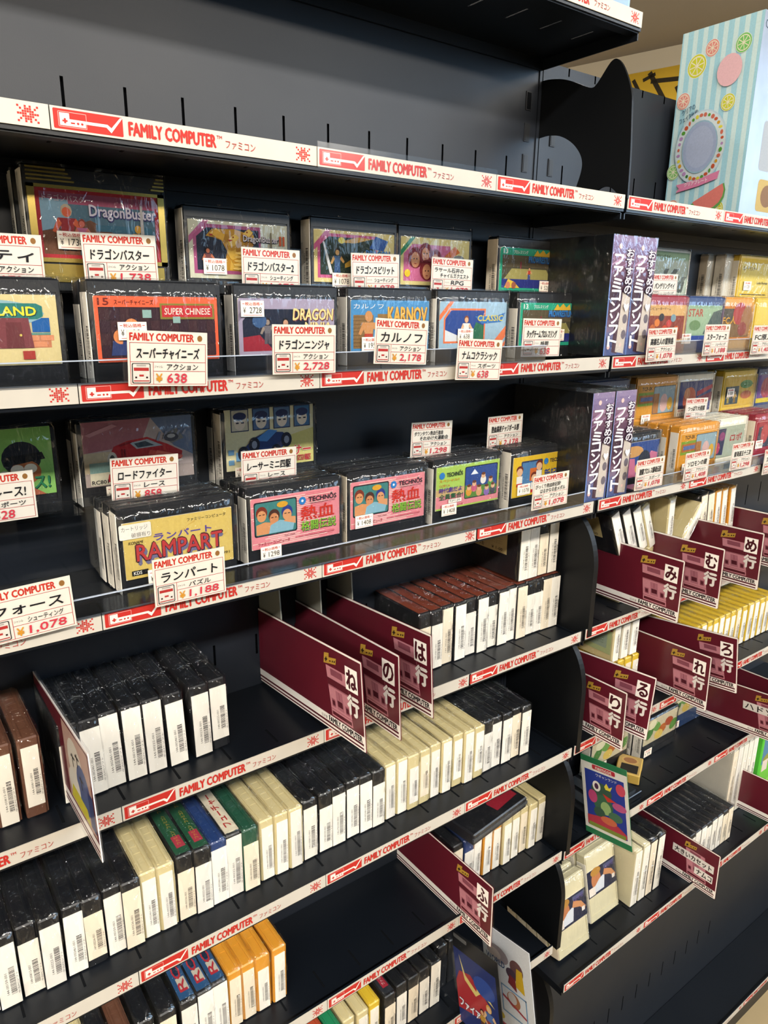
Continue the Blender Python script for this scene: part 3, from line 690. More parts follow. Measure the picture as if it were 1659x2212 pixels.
def a_ramp(p, W, H):
    p.rr(0, 0, W, H, 'd9bd66', 2)
    r = random.Random(3)
    for i in range(14):
        x, y = r.uniform(4, W-14), r.uniform(4, H-6); p.k = 2; p.p([(x, y), (x+8, y+3), (x+9, y+5), (x+2, y+2)], 'cfae54')
    p.t('ファミリーコンピュータ', 56, 43, 36, 3, '3a3420', .02); p.t('ランパート', 26, 31, 52, 6, '5a4a94', .04)
    p.t('RAMPART', 12, 12, 76, 15, '6e6a8c', .05); p.t('RAMPART', 10, 15, 78, 15, '3a1c24', .05); p.t('RAMPART', 10.4, 15.6, 77, 14, 'b83a3a', .02)
    p.t('KONAMI', 4, 31, 12, 2.6, '2a2418', .01, .2); p.r(5, 3, 14, 4.5, '15151a'); p.t('KDS', 6.5, 3.8, 7, 2.9, 'e8e4d8', .02); p.t('1991', 86, 7, 8, 2.6, '2a2418')
    p.rr(-3, 36, 27, 13, 'efe9da', 1.5); p.t('カートリッジ', -1, 43, 22, 4, '6a6660'); p.t('破損有り', 7, 37, 16, 4, '6a6660')
def a_fight(p, W, H):
    p.rr(0, 0, W, H, 'e48a92', 2)
    r = random.Random(5)
    for i in range(26):
        y = 1.5+i*1.8; x = r.uniform(0, 30); w_ = r.uniform(30, 64); p.k = 2; p.r(x, y, w_, .7, 'f0d6c8'); p.r(r.uniform(50, 62), y+.9, 30, .5, 'cf5a68')
    p.rr(3, 12, 46, 34, '1c2028', 2); p.rr(4.2, 13.2, 43.6, 31.6, '3f7f7c', 2)
    for x, y, c, h in ((11, 32, 'd99662', '7a3020'), (24, 28, 'd08a5a', '4a2a20'), (38, 30, 'd99a68', '2c3c86')): p.e(x, y+3, 6, 6.5, h); p.e(x, y, 4.8, 5.6, c); p.r(x-3, y+1, 2.4, .8, '2a1a14'); p.r(x+.8, y+1, 2.4, .8, '2a1a14')
    p.p([(5, 14), (18, 14), (24, 24), (14, 26), (5, 24)], 'd99662'); p.p([(18, 14), (44, 14), (46, 22), (30, 26), (20, 22)], '86b4c4'); p.p([(34, 24), (47, 20), (47, 27), (40, 28)], 'd99a68'); p.e(33, 41, 6, 3, 'd8a030')
    p.e(55, 41, 4, 4, '2c7ac0'); p.e(55, 41, 1.4, 1.4, 'e8f0f4', 8); p.t('TECHNŌS', 62, 39, 32, 6, '26242c', .03); p.t('TECHNOS JAPAN CORP.', 63, 36, 30, 2, '4a3a40')
    p.t('熱血', 53, 21, 38, 14, 'c83020', .015); p.t('格闘伝説', 53.4, 9.7, 40, 10, '1c3a20', .02); p.t('格闘伝説', 53, 10.3, 40, 10, '86b83a', .01); p.t('ファミリーコンピュータ', 6, 3, 34, 3.4, 'a82c40', .02); p.t('TJC-NA', 34, 8, 12, 2.4, '8a3040'); p.t('©1990, TECHNOS JAPAN CORP.', 46, 4, 46, 2.2, 'a82c40')
def a_band(p, W, H):
    p.rr(0, 0, W, H, 'a8c85a', 2); p.r(0, 2, W, 14, 'e08a92'); p.r(0, 16, W, 8, 'c8aa76'); p.rr(43, 8, 52, 38, '14182a', 2); p.rr(44, 9, 50, 36, '2c4a8e', 2); p.p([(44, 9), (94, 9), (94, 20), (44, 24)], '5a8a3a'); p.p([(52, 36), (58, 42), (64, 36)], 'e8ecf0')
    for x, y, c in ((50, 16, 'd89a3a'), (58, 20, 'c85a7a'), (66, 14, 'd8a070'), (72, 28, 'e8e4dc'), (84, 22, '5a9a4a'), (88, 14, '4a4a56'), (78, 13, '8a6ab0')): p.e(x, y, 4.6, 5.2, c); p.e(x, y+5, 3.2, 3.4, 'e0b088'); p.e(x, y+7.2, 3.2, 1.8, '6a3a24', 8)
    p.e(8, 40, 4, 4, '2c7ac0'); p.t('TECHNŌS', 15, 38, 24, 6, '26342c', .03); p.t('スペシャル!!', 4, 32, 30, 3.4, 'c88a1c', .02); p.t('くにおくん', 4, 27, 16, 3, 'c04030', .01); p.t('時代劇だよ', 4, 20, 34, 6, '4a2a8a', .015); p.t('全員集合!', 4, 12, 36, 6.5, '1c5a3a', .015); p.rr(18, 7, 20, 4.4, 'e8e4d8', .6); p.t('TJC-J6', 19, 7.8, 17, 3, '3a3a40'); p.t('ファミリーコンピュータ', 6, 2.6, 34, 2.6, 'a82c40', .02)
def a_yel(p, W, H):
    p.rr(0, 0, W, H, 'dcb62c', 2); p.rr(14, 10, 38, 34, '2a3a5a', 2); p.r(16, 12, 34, 30, '4a7aa8'); p.r(30, 18, 12, 16, 'c8662a')
    for x, y in ((12, 26), (38, 16), (46, 30)): p.e(x, y+8, 6, 5, '6a2a1c'); p.e(x, y+5, 5, 5, 'e0b088'); p.p([(x-5, y-10), (x+5, y-10), (x+5, y), (x-5, y)], 'e8e2d8'); p.r(x-5, y-13, 10, 4, 'b83030')
    p.e(58, 40, 4, 4, '2c7ac0'); p.t('TECHNŌS', 65, 38, 29, 6, '2a2a34', .03); p.t('TJC-AK', 78, 33, 14, 3, '3a3424'); p.t('新記録!', 56, 18, 36, 12, '1c3a8a', .015)
def a_base(p, W, H):
    p.r(0, 0, W, H, '8cc464'); p.p([(0, 0), (60, 0), (44, H), (0, H)], '2c4478'); p.e(20, 22, 22, 12, 'b8402c'); p.e(74, 32, 15, 14, '20242e'); p.e(76, 20, 12, 10, 'b86a3c'); p.p([(60, 26), (92, 30), (90, 36), (62, 34)], '14161c'); p.e(70, 23, 5, 4, 'ece4d0'); p.e(80, 23, 5, 4, 'ece4d0'); p.e(60, 18, 5, 5, 'e4dcc4'); p.p([(50, 0), (90, 0), (76, 10), (60, 12)], 'c06a4c'); p.t('トレース!', 52, 5, 42, 11, '12402c', .05); p.t('トレース!', 51.6, 5.5, 42, 11, '2c8a5a', .02)
def a_road(p, W, H):
    road_base(p, W, H)
    p.p([(64, 27), (88, 20), (87, 17.5), (62, 23)], 'e87060'); p.p([(30, 35), (40, 37.5), (42, 36), (32, 33.5)], '8e1c24'); p.r(32, 24, 1.2, 7, '7a161e'); p.r(34.5, 24, 1.2, 7, '7a161e'); p.p([(60, 13), (86, 17), (88, 15.5), (62, 11)], 'd8d2c8')
    for i in range(5): p.p([(64+i*6, 36+i), (67+i*6, 44), (69+i*6, 43.5), (66+i*6, 35+i)], '8a90a2')
    p.e(78, 38, 7, 4, '4a4a52', 10); p.e(78, 39, 4, 2, 'a8a8a8', 8); p.p([(6, 44), (30, 52), (26, 54), (2, 46)], 'c08a90')
def road_base(p, W, H):
    p.r(0, 0, W, H, 'b8a8a4'); p.p([(0, H), (0, 30), (50, 34), (60, H)], 'a86a72'); p.p([(0, 30), (0, 12), (60, 12), (80, 30)], 'c8b89a'); p.p([(60, H), (98, H), (98, 20), (80, 30)], '6a7a96'); p.r(0, 0, W, 12, 'a89a94'); p.p([(70, 40), (84, 46), (90, 36), (78, 32)], '7c7c7a')
    p.p([(20, 22), (26, 34), (38, 38), (56, 40), (74, 32), (88, 24), (86, 16), (60, 12), (36, 16)], 'b82a30'); p.p([(40, 36), (56, 38), (70, 31), (46, 30)], 'a8b4b8'); p.p([(44, 35), (54, 36.5), (62, 32), (47, 31)], '3a4a56'); p.e(24, 22, 4.5, 7.5, 'c8c4b8'); p.e(24, 22, 2.4, 4.8, '4a4a48'); p.e(46, 14, 4, 6, '26262a'); p.p([(58, 28), (84, 20), (80, 18), (56, 24)], 'd8544a')
    p.r(4, 1, 34, 20, 'd8d2b8'); p.r(4, 12, 34, 9, '8ab0ac'); p.p([(18, 3), (20, 10), (36, 10), (38, 3)], 'b02c30'); p.t('RC801', 5, 2, 14, 3.4, '26242a', .03)
def a_race(p, W, H):
    p.r(0, 0, W, H, 'd2ca7c'); p.p([(0, 0), (40, 0), (70, 30), (W, 36), (W, H), (0, H)], 'ddd9b0')
    for i, c in enumerate(('5a7aa0', '486a9a', '5a7aa0', '3a6a9a')): p.r(6+i*23, 38, 19, 22, '1c2c54'); p.r(7+i*23, 39, 17, 20, c if i else 'c8c4b0'); p.e(15.5+i*23, 47, 6, 7.5, 'e2d8c8'); p.e(15.5+i*23, 53, 7, 4, '2a3460'); p.r(11.5+i*23, 46, 3, 1.4, '1c2440'); p.r(17+i*23, 46, 3, 1.4, '1c2440')
    for i in range(6): p.r(2+(i % 3)*8, 6+(i//3)*7+(i % 2)*3, 6, 5, '6a9ac0')
    p.p([(16, 18), (28, 30), (44, 36), (62, 34), (70, 26), (58, 16), (36, 12)], '243a70'); p.p([(30, 28), (46, 38), (56, 36), (44, 26)], '4a86c8')
    for x, y in ((18, 16), (30, 24), (54, 15), (66, 26)): p.e(x, y, 6, 7.5, '1c2032'); p.e(x, y, 3, 4, '8a94a8', 10)
    p.t('レーサー', 52, 9, 42, 10, 'f0e6d0', .08); p.t('レーサー', 52, 9, 42, 10, 'c83a3a', .03); p.t('ミニ四駆', 62, 2.6, 32, 6, 'b83040', .02)
def a_pink(p, W, H): p.r(0, 0, W, H, 'cfcabc'); p.e(76, 26, 16, 7, 'a8485e'); p.e(68, 32, 9, 10, 'd08a8e'); p.e(90, 30, 5, 12, '8e3a52')
def a_bung(p, W, H):
    p.rr(0, 0, W, H, '9fb29a', 1); p.r(0, H-10, W, 10, '8aa888'); p.r(3, 4, W-6, H-16, 'b4bfae'); p.t('バンゲリングベイ', 5, H-9, 44, 5, '2a3430', .02); p.p([(18, 6), (40, 40), (50, 40), (28, 6)], '5a625c'); p.p([(40, 20), (62, 40), (74, 40), (50, 16)], '5a625c'); p.p([(64, 10), (84, 30), (96, 30), (76, 8)], '6a726c'); p.t('Hu', 52, 8, 34, 22, '4a524c', .05, .3)
def a_lode(p, W, H):
    p.rr(0, 0, W, H, 'd9b83a', 1); p.r(3, 10, W-6, H-16, 'd8c25a'); p.t('ハドソン コンピューターゲームシリーズ', 8, H-8, 74, 3.4, '4a3c14'); p.t('ロードランナー', 8, H-18, 40, 6, '3a3014', .03); p.t('Lode Runner', 54, 22, 34, 4, '2a2414', .03)
    for i in range(4): p.p([(10+i*18, 8), (22+i*18, 20), (28+i*18, 20), (16+i*18, 8)], 'e4d69a')
    p.r(6, 5, 80, 1.4, '3a3014')
def a_honey(p, W, H): p.rr(0, 0, W, H, 'd8aa6a', 1); p.r(8, 4, W-12, H-18, '8a3a2a'); p.r(0, 6, 7, 34, 'd8c03a'); [p.e(14+i*9, 12+(i*7) % 22, 6, 5, c) for i, c in enumerate(('d8502c', 'c8662c', 'e0803a', '2a2c34', 'd04a2a', 'c83a34', '7a9aa4', 'd8602c'))]; p.t('コンピューターゲーム', 10, H-7, 50, 4, '4a2a1c')
def a_star(p, W, H): p.rr(0, 0, W, H, '8fae8e', 1); p.r(4, 10, W-8, H-14, '9cb694'); p.p([(48, 10), (92, 10), (92, 44), (70, 40)], '4a5a56'); p.t('STAR', 8, 34, 36, 10, 'b04a3a', .03); p.e(26, 22, 14, 7, '6a8a5a'); p.r(0, 0, W, 8, '2c4a9a')
def a_fc(p, W, H): p.rr(0, 0, W, H, 'c87a2a', 1); p.r(4, 4, W-8, H-8, '7a5a34'); p.r(4, H-22, 40, 18, '4a463c'); p.e(50, 38, 18, 16, 'a83a3a'); p.e(72, 28, 16, 22, '9a6a44'); p.e(62, 16, 12, 10, '8a3a34'); p.t('FC人', 6, 22, 36, 12, '2a1a10', .06); p.t('FC人', 5.6, 22.5, 36, 12, 'e0a030', .02)
def a_tcf(p, W, H): p.rr(0, 0, W, H, 'd8952c', 1); p.r(2, 18, 46, 20, '7a9a2c'); p.r(4, 22, 40, 12, 'b0642a'); p.t('TCF-SK', 10, 41, 26, 5, '2a2414', .04); p.rr(40, 4, 56, 42, '3a4a5a', 2); p.rr(41, 5, 54, 40, '8ea8b0', 2); p.r(41, 5, 14, 30, 'a8703a'); p.e(68, 20, 10, 14, 'd8b0a8'); p.e(84, 18, 7, 10, 'd8a83a'); p.r(8, 25, 30, 6, '5a6a9a')
def a_pinkb(p, W, H): p.rr(0, 0, W, H, '2c4a8a', 1); p.p([(0, 0), (50, 0), (44, 26), (0, 30)], 'c8708e'); p.p([(60, 4), (96, 4), (96, 30), (80, 34)], 'c8708e'); p.e(40, 36, 22, 8, 'd09a5a'); p.e(66, 22, 14, 14, '26303e'); p.e(58, 12, 12, 9, 'e0b478'); p.t('!!!', 6, 8, 16, 14, 'e0c22c', .06)
def a_wht(p, W, H): p.rr(0, 0, W, H, 'a8b09a', 1); p.p([(2, 6), (30, 4), (34, 46), (6, 46)], '2c3050'); p.e(14, 16, 7, 9, 'b83a5a'); p.e(24, 34, 8, 7, '8a3a6a'); p.t('ロボ', 48, 24, 34, 11, 'a8403a', .04, .1); p.t('ファミリー', 46, 38, 30, 5, '7a8474')
def a_red(p, W, H): p.rr(0, 0, W, H, 'a02c38', 1); p.p([(6, 6), (70, 6), (60, 46), (10, 40)], '3a3a48'); p.e(30, 28, 12, 16, 'b84a4a'); p.e(64, 20, 20, 12, 'c8505a')
def a_org(p, W, H): p.rr(0, 0, W, H, '3a4478', 1); p.e(30, 20, 18, 20, 'c85a3a'); p.e(22, 30, 8, 9, 'd88a5a'); p.p([(50, 24), (94, 36), (92, 42), (50, 32)], 'b83a4a'); p.p([(50, 10), (94, 16), (94, 30), (54, 22)], '8a2c4a')
def a_yel2(p, W, H): p.rr(0, 0, W, H, 'd0a83a', 1); p.r(6, 4, 42, 30, '24404a'); p.fig(16, 6, 20, 'd8b08a', 'c8c0a0', 'a8903a'); p.fig(36, 6, 20, 'd8b08a', 'c8a04a', '8a6a2a'); p.e(70, 36, 20, 7, '4a8a4a'); p.t('クエスト', 52, 32, 40, 8, '2c6a34', .04); p.e(72, 18, 18, 7, 'b05a3a')
def a_pur(p, W, H): p.rr(0, 0, W, H, '6a4a8a', 1); p.e(30, 26, 18, 18, 'a83a4a'); p.r(0, 0, W, 8, 'd8c03a'); p.e(62, 24, 14, 12, '3a6a8a')
def a_navy(p, W, H): p.rr(0, 0, W, H, '34466e', 1); p.e(38, 20, 16, 12, 'c89a5a'); p.p([(60, 6), (96, 20), (90, 30), (60, 20)], 'b8605a'); p.e(18, 30, 9, 7, 'c06a8a')
def a_veg(p, W, H): p.r(0, 0, W, H, 'c8bc9a'); [p.e(x, y, 13, 9, c, 10, a) for x, y, c, a in ((16, 20, '4a7a3a', .8), (36, 28, '6a9a4a', -.5), (54, 18, 'b8642c', .3), (74, 26, 'a84a2c', -.2), (88, 16, '5a8a3a', .6), (44, 10, 'd8b85a', 0), (22, 36, 'e0d8b0', .2))]
def a_wrest(p, W, H):
    p.r(0, 0, W, H, '1f2440'); p.e(22, 26, 12, 16, 'c07a50'); p.e(22, 40, 13, 7, 'b8863a'); p.p([(10, 4), (40, 4), (44, 28), (30, 24), (16, 14)], 'd8dce4'); p.p([(40, 26), (58, 20), (68, 10), (72, 15), (62, 28), (44, 36)], 'c98a5e'); p.r(62, 10, 7, 7, 'e6e2dc'); p.r(42, 37, 28, 6, '4a5a7a'); p.t('GAME', 44, 34, 24, 8, '5a4a86', .02); p.rr(2, 2, 16, 14, 'ece2d6', .5)

def sticker_mesh(price):
    b = MB(); b.box(-.011, .011, -.0003, .0003, 0, .0135, mat('ece2d2', .6, .3, .02)); p = Print(b, (-.011, -.0003, 0), (1, 0, 0), (0, 0, 1))
    p.t('税込価格', 4, 9.4, 14, 2.9, 'c8453c', .02); p.r(1.4, 10.6, 2, .5, 'c8453c'); p.r(18.6, 10.6, 2, .5, 'c8453c'); p.t('¥', 2, 3, 2.6, 5, '3a3634'); p.t(price, 8, 3, len(price)*2.9, 5, '3a3634'); p.r(2, 1.2, 18, .35, 'c8453c')
    return b.mesh('price_sticker', False)
_ST = {}
def stk(price, x, z):
    if price not in _ST: _ST[price] = sticker_mesh(price)
    return (_ST[price], x, z)

def display(xc, y, z, col, art, what, row, n, bay, stack=1, sticker=None, var='F', yaw=0.0, z_=.0145, H=49, W=98, gap=.0185, tail=None, dims=(W_, T_, H_)):
    """front cartridge with its label, and the copies standing behind it"""
    fm = lab(art, W, H, z=z_, T=dims[1]) if art else None
    cart((xc, y+dims[1]/2, z), col, var, (0, 0, yaw), f"{what}, {row}, {lev(n, bay)}", f"front facing cartridges on the {lev(n, bay)}", front=fm, sticker=sticker, dims=dims)
    for k in range(stack):
        c2 = tail or col
        cart((xc-.0015*(k % 2)-.001, y+dims[1]/2+gap*(k+1), z), c2, random.choice('FLF'), (0, 0, yaw+random.uniform(-.01, .01)), f"{CNAME[c2]} cartridge, {NTH[k+2]} in stack behind the {row.split()[0]} {what.split(' with ')[-1] if ' with ' in what else what}"[:140], f"cartridges stacked behind the front ones on the {lev(n, bay)}", dims=dims)
FZ2, FZ3 = 1.3375, 1.1562
BZ2, BZ3 = 1.4035, 1.222
yF, yB = -.094, -.031
display(-.6435, yF, FZ2, BK, a_land, 'black cartridge with cream street scene label', 'front row', 2, 'left', 1)
display(-.5205, yF-.004, FZ2, BK, a_sup, 'black cartridge with orange bordered label', 'front row', 2, 'left', 1, stk('638', -.022, .031))
display(-.3965, yF+.012, FZ2, BK, a_ninja, 'black cartridge with lilac fighting label', 'front row', 2, 'left', 0, stk('2728', -.036, .048))
display(-.2745, yF+.02, FZ2, BK, a_kar, 'black cartridge with sky blue label', 'front row', 2, 'left', 0, stk('1958', -.026, .015))
display(-.167, yF+.014, FZ2, BK, a_cls, 'black cartridge with orange and blue label', 'front row', 2, 'left', 0, stk('638', -.013, .022))
display(-.0445, yF+.016, FZ2, BK, a_tag, 'black cartridge with green bordered wrestling ring label', 'front row', 2, 'left', 1, stk('638', .016, .02), var='L')
display(-.668, yB, BZ2, WH, a_pink, 'white cartridge with pink picture label', 'back row', 2, 'left', 0)
# gold framed cartridge, taller than the others
GOLD = mat('c8b060', .22, .6, .04, .85)
gd = (.112, .017, .094)
t = cart((-.5395, yB+.008, BZ2), BK, 'T', (0, 0, 0), 'tall gold framed cartridge with dragon tale label, back row, third shelf of left bay', 'front facing cartridges on the third shelf, left bay', dims=gd, film=True, front=lab(a_bust, 96, 52, z=.026, T=gd[1]), sticker=stk('1738', -.024, .033))
b = MB()
for q in ((-.0535, .0535, .0230, .0262), (-.0535, .0535, .0775, .0800), (-.0535, -.0482, .0230, .0800), (.0482, .0535, .0230, .0800), (-.050, .050, .008, .0215)):
    b.box(q[0], q[1], -.0097, -.0082, q[2], q[3], GOLD)
for sx in (-1, 1):
    for i in range(4):
        x0, x1 = (-.053, -.018-i*.002) if sx < 0 else (.043+i*.0015, .054)
        b.box(x0, x1, -.0096, -.0082, .0825+i*.0028, .0838+i*.0028, GOLD)
put('gold_trim', b, t)
cart((-.543, yB+.028, BZ2), BK, 'T', None, 'gold trimmed dark cartridge standing behind the tall gold framed one', None, dims=gd)
display(-.4165, yB, BZ2, BK, a_bust2, 'black cartridge with magenta bordered gold serpent label', 'back row', 2, 'left', 0, stk('1078', -.026, .018), var='T')
display(-.289, yB, BZ2, BK, a_spir, 'black cartridge with pink and yellow bordered label', 'back row', 2, 'left', 0, stk('1078', -.018, .01), var='T')
display(-.1805, yB+.002, BZ2, BK, a_quest, 'black cartridge with green bordered faces label', 'back row', 2, 'left', 0)
display(-.0405, yB-.006, BZ2-.004, BK, a_tag, 'black cartridge with green bordered ring label', 'back row', 2, 'left', 0, stk('528', .03, .014), var='T')
display(-.512, -.088, FZ3, BK, a_ramp, 'black cartridge with parchment yellow label', 'front row', 3, 'left', 2, stk('858', -.02, .006), z_=.0135, H=50, var='T')
display(-.3925, -.083, FZ3, BK, a_fight, 'black cartridge with pink striped label left of its twin', 'front row', 3, 'left', 2, stk('1298', -.03, .004), z_=.0155, H=50)
display(-.279, -.080, FZ3, BK, a_fight, 'black cartridge with pink striped label right of its twin', 'front row', 3, 'left', 2, stk('1408', -.033, .016), z_=.0155, H=50, var='T')
display(-.164, -.080, FZ3, BK, a_band, 'black cartridge with lime and pink label', 'front row', 3, 'left', 2, stk('1408', -.03, .01), z_=.017, H=50)
display(-.0465, -.084, FZ3, BK, a_yel, 'black cartridge with yellow label', 'front row', 3, 'left', 2, stk('1078', -.03, .018), z_=.0155, H=50, var='T')
display(-.645, yB, BZ3, BK, a_base, 'black cartridge with green and blue ball game label', 'back row', 3, 'left', 0, z_=.018, H=57)
display(-.5225, yB, BZ3, BK, a_road, 'black cartridge with red car label', 'back row', 3, 'left', 1, stk('858', -.022, .004), z_=.018, H=57)
display(-.391, yB, BZ3, BK, a_race, 'black cartridge with pale yellow buggy label', 'back row', 3, 'left', 1, stk('1078', -.03, .006), z_=.016, H=60, var='T')
# right bay
display(.166, yF, FZ2, RD, a_honey, 'red cartridge with orange crowd label', 'front row', 2, 'right', 1)
display(.262, yF+.002, FZ2, BL, a_star, 'blue cartridge with pale green label', 'front row', 2, 'right', 1, stk('1188', -.04, .012), W=92)
display(.354, yF+.004, FZ2, OR, a_fc, 'orange cartridge with brown caveman colours label', 'front row', 2, 'right', 1, W=86, dims=(.094, T_, H_))
for i in range(5): cart((.455+i*.001, yF+.01+i*.0185, FZ2), YE, 'F', None, f"yellow cartridge, {NTH[i+1]} back in the right-hand front stack, third shelf", 'yellow stack at the right edge')
display(.258, yB, BZ2, WH, a_bung, 'pale green cartridge with grey striped label', 'back row', 2, 'right', 0, z_=.008, H=63)
display(.482, yB-.012, BZ2, YE, a_lode, 'yellow cartridge with plain yellow label', 'back row', 2, 'right', 0, stk('528', -.026, .022), z_=.01, H=60)
for i, x in enumerate((.372, .388, .407)): cart((x+.053, yB+.045-i*.0185, BZ2), [YE, GY, GY][i], 'T', None, f"{['yellow', 'grey', 'grey'][i]} cartridge, {NTH[3-i+1]} in the stack behind the plain yellow one", 'stack behind the plain yellow cartridge')
display(.138, yF, FZ3, BK, a_pinkb, 'black cartridge with pink and blue animal label', 'front row', 3, 'right', 2)
display(.2905, yF, FZ3, OR, a_tcf, 'orange cartridge with green and grey label', 'front row', 3, 'right', 3, stk('1408', -.03, .006))
display(.386, yF+.006, FZ3, WH, a_wht, 'white cartridge with robot coloured label', 'front row', 3, 'right', 2, W=90)
display(.505, yF, FZ3, RD, a_red, 'red cartridge with dark tower label', 'front row', 3, 'right', 3, stk('1078', -.036, .02))
display(.142, yB, BZ3, NV, a_navy, 'navy cartridge with tan shapes label', 'back row', 3, 'right', 0)
display(.265, yB, BZ3, OR, a_tcf, 'orange cartridge with green and grey label', 'back row', 3, 'right', 1, stk('858', -.026, .006))
display(.3705, yB, BZ3, WH, a_org, 'white cartridge with orange creature label', 'back row', 3, 'right', 0, stk('638', -.04, .008), W=92)
display(.5045, yB, BZ3, YE, a_yel2, 'yellow cartridge with two figures label', 'back row', 3, 'right', 1, stk('528', -.03, .032))
display(.615, yB, BZ3, BL, a_pur, 'blue cartridge with purple and red label', 'back row', 3, 'right', 0)

# stepped acrylic risers behind the front rows and clear front guards
def riser(x0, x1, z, top, y, nm):
    b = MB(); b.box(x0, x1, y-.0275, 0-.002, top-.0028, top-.0008, ACRYL); b.box(x0, x1, y-.0295, y-.0275, z, top+.012, ACRYL)
    return tag(put('acrylic_riser', b), nm, 'riser', 'clear stepped risers')
for n, bz in ((2, BZ2), (3, BZ3)):
    z = deck(ZL[n])
    riser(-.86, -.44, z, bz, -.012, f"clear acrylic step under the back row, left half, {lev(n, 'left')}"); riser(-.435, -.02, z, bz, -.012, f"clear acrylic step under the back row, right half, {lev(n, 'left')}")
    riser(.07, .80, z, bz, -.012, f"clear acrylic step under the back row, {lev(n, 'right')}")
def guard(x0, x1, z, nm):
    b = MB(); b.box(x0, x1, -D-.0022, -D-.0010, z-.001, z+.0152, GUARD); b.box(x0, x1, -D-.0024, -D-.0008, z+.0148, z+.0156, mat('aab4c4', .2, .7, 0)); b.box(x0, x1, -D-.0022, -D+.028, z-.001, z, GUARD)  # opaque pale top edge colours in the guard's highlight line
    return tag(put('shelf_guard', b), nm, 'guard', 'clear guards along the display shelf fronts')
for n in (2, 3):
    z = ZL[n]+.0004; e = -.116 if n == 2 else -.028
    guard(-.86, -.335, z, f"clear plastic guard along the front edge, left part, {lev(n, 'left')}"); guard(-.334, e, z, f"clear plastic guard along the front edge, right part, {lev(n, 'left')}")
    guard(.085, .36, ZR[n]+.0004, f"clear plastic guard along the front edge, left part, {lev(n, 'right')}"); guard(.362, .80, ZR[n]+.0004, f"clear plastic guard along the front edge, right part, {lev(n, 'right')}")

# ------------------------------------------------------------------ price cards
def price_card(xc, y, ztop, roll, title, genre, price, label, lines=1, yaw=0.0):
    w_, h_ = 60, 39.5
    t = thing('price_card', label, 'price card', (xc, y, ztop), tilt(roll, yaw), 'handwritten price cards')
    b = MB(); b.box(-w_/2000, w_/2000, 0, .0006, -h_/1000, 0, PAPER)
    p = Print(b, (-w_/2000, 0, -h_/1000), (1, 0, 0), (0, 0, 1))
    R2 = 'c23a38'
    p.t('FAMILY COMPUTER', 1.8, 32.4, 47.5, 5.2, 'cf3a2a', .05)
    p.e(54, 35, 2.0, 2.3, '9a6a34', 10)
    p.fr(1.5, 1.2, 57, 29.8, .35, R2); p.r(1.5, 17.2, 57, .35, R2); p.r(18, 1.2, .35, 16, R2); p.r(18, 10.6, 40, .35, R2)
    console_icon(p, 2.6, 2, 13.6, 14.4, 'e9e2d6', 'b8322e', 'b9b2a8')
    if lines == 1: p.t(title, 6, 19.6, 47, 8, '17151a', .02, .06)
    else: p.t(title[0], 4, 24.2, 42, 5, '17151a', .012, .06); p.t(title[1], 12, 18.6, 42, 5, '17151a', .012, .06)
    p.t('ジャンル', 19, 13.2, 6, 1.8, '3a3636'); p.t(genre, 28, 11.8, min(24, 6.2*len(genre)), 4.4, '17151a', .01, .08)
    p.t('¥', 20, 3, 4.6, 6, 'd8952c', .03); p.t(price, 28, 2.4, 5.0*len(price), 6.8, 'd23a4a', .02, .08)
    put('card', b.mesh('card', False), t)
    s = MB(); s.box(-w_/2000-.0012, w_/2000+.0012, -.0010, -.0007, -h_/1000-.0012, .0012, SLEEVE); put('clear_sleeve', s, t)
    b = MB(); b.box(-.006, .006, .0007, .0022, -h_/1000-.001, -h_/1000+.022, ACRYL); put('clip', b, t)
    return t
YC = -.1452
def pc(x0, x1, zl, zr, y, *a, **k):
    price_card((x0+x1)/2, y, (zl+zr)/2, -math.atan2(zr-zl, x1-x0), *a, **k)
pc(-.561, -.501, 1.378, 1.375, YC, 'スーパーチャイニーズ', 'アクション', '638', 'price card at 638 yen, leftmost on the third shelf front edge')
pc(-.4455, -.3865, 1.381, 1.380, YC, 'ドラゴンニンジャ', 'アクション', '2,728', 'price card at 2,728 yen before the lilac fighting label')
pc(-.344, -.285, 1.386, 1.383, YC, 'カルノフ', 'アクション', '2,178', 'price card at 2,178 yen before the sky blue label')
pc(-.247, -.187, 1.367, 1.364, YC, 'ナムコクラシック', 'スポーツ', '638', 'low hanging price card at 638 yen below the orange and blue label')
pc(-.145, -.085, 1.385, 1.384, -.1325, 'タッグチームプロレスリング', '格闘', '638', 'price card at 638 yen behind the guard by the wrestling ring label')
YK = -.037
pc(-.650, -.588, 1.445, 1.445, YK-.008, 'シティ', 'アクション', '978', 'price card cut by the left picture edge, third shelf back row')
pc(-.561, -.499, 1.449, 1.450, YK-.008, 'ドラゴンバスター', 'アクション', '1,738', 'price card before the tall gold framed cartridge')
pc(-.423, -.361, 1.4455, 1.445, YK-.008, 'ドラゴンバスター2', 'シューティング', '1,078', 'price card below the gold serpent label, third shelf back row')
pc(-.304, -.243, 1.446, 1.447, YK-.008, 'ドラゴンスピリット', 'シューティング', '1,078', 'price card at 1,078 yen by the pink and yellow bordered label')
pc(-.200, -.138, 1.447, 1.446, YK-.008, ('ラサール石井の', 'チャイルズクエスト'), 'RPG', '1,078', 'price card with genre RPG by the faces label', lines=2)
pc(-.677, -.617, 1.203, 1.205, YC, 'クォース', 'シューティング', '1,078', 'price card at 1,078 yen cut by the left edge, fourth shelf front')
pc(-.556, -.497, 1.204, 1.204, YC, 'ランパート', 'パズル', '1,188', 'price card at 1,188 yen before the parchment yellow label')
pc(-.126, -.067, 1.215, 1.215, YC, ('びっくり熱血新記録!', 'はるかなる金メダル'), 'アクション', '1,078', 'price card at 1,078 yen before the yellow label', lines=2)
pc(-.677, -.616, 1.266, 1.266, -.052, 'オントレース!', 'スポーツ', '528', 'price card ending in 28 yen by the ball game label')
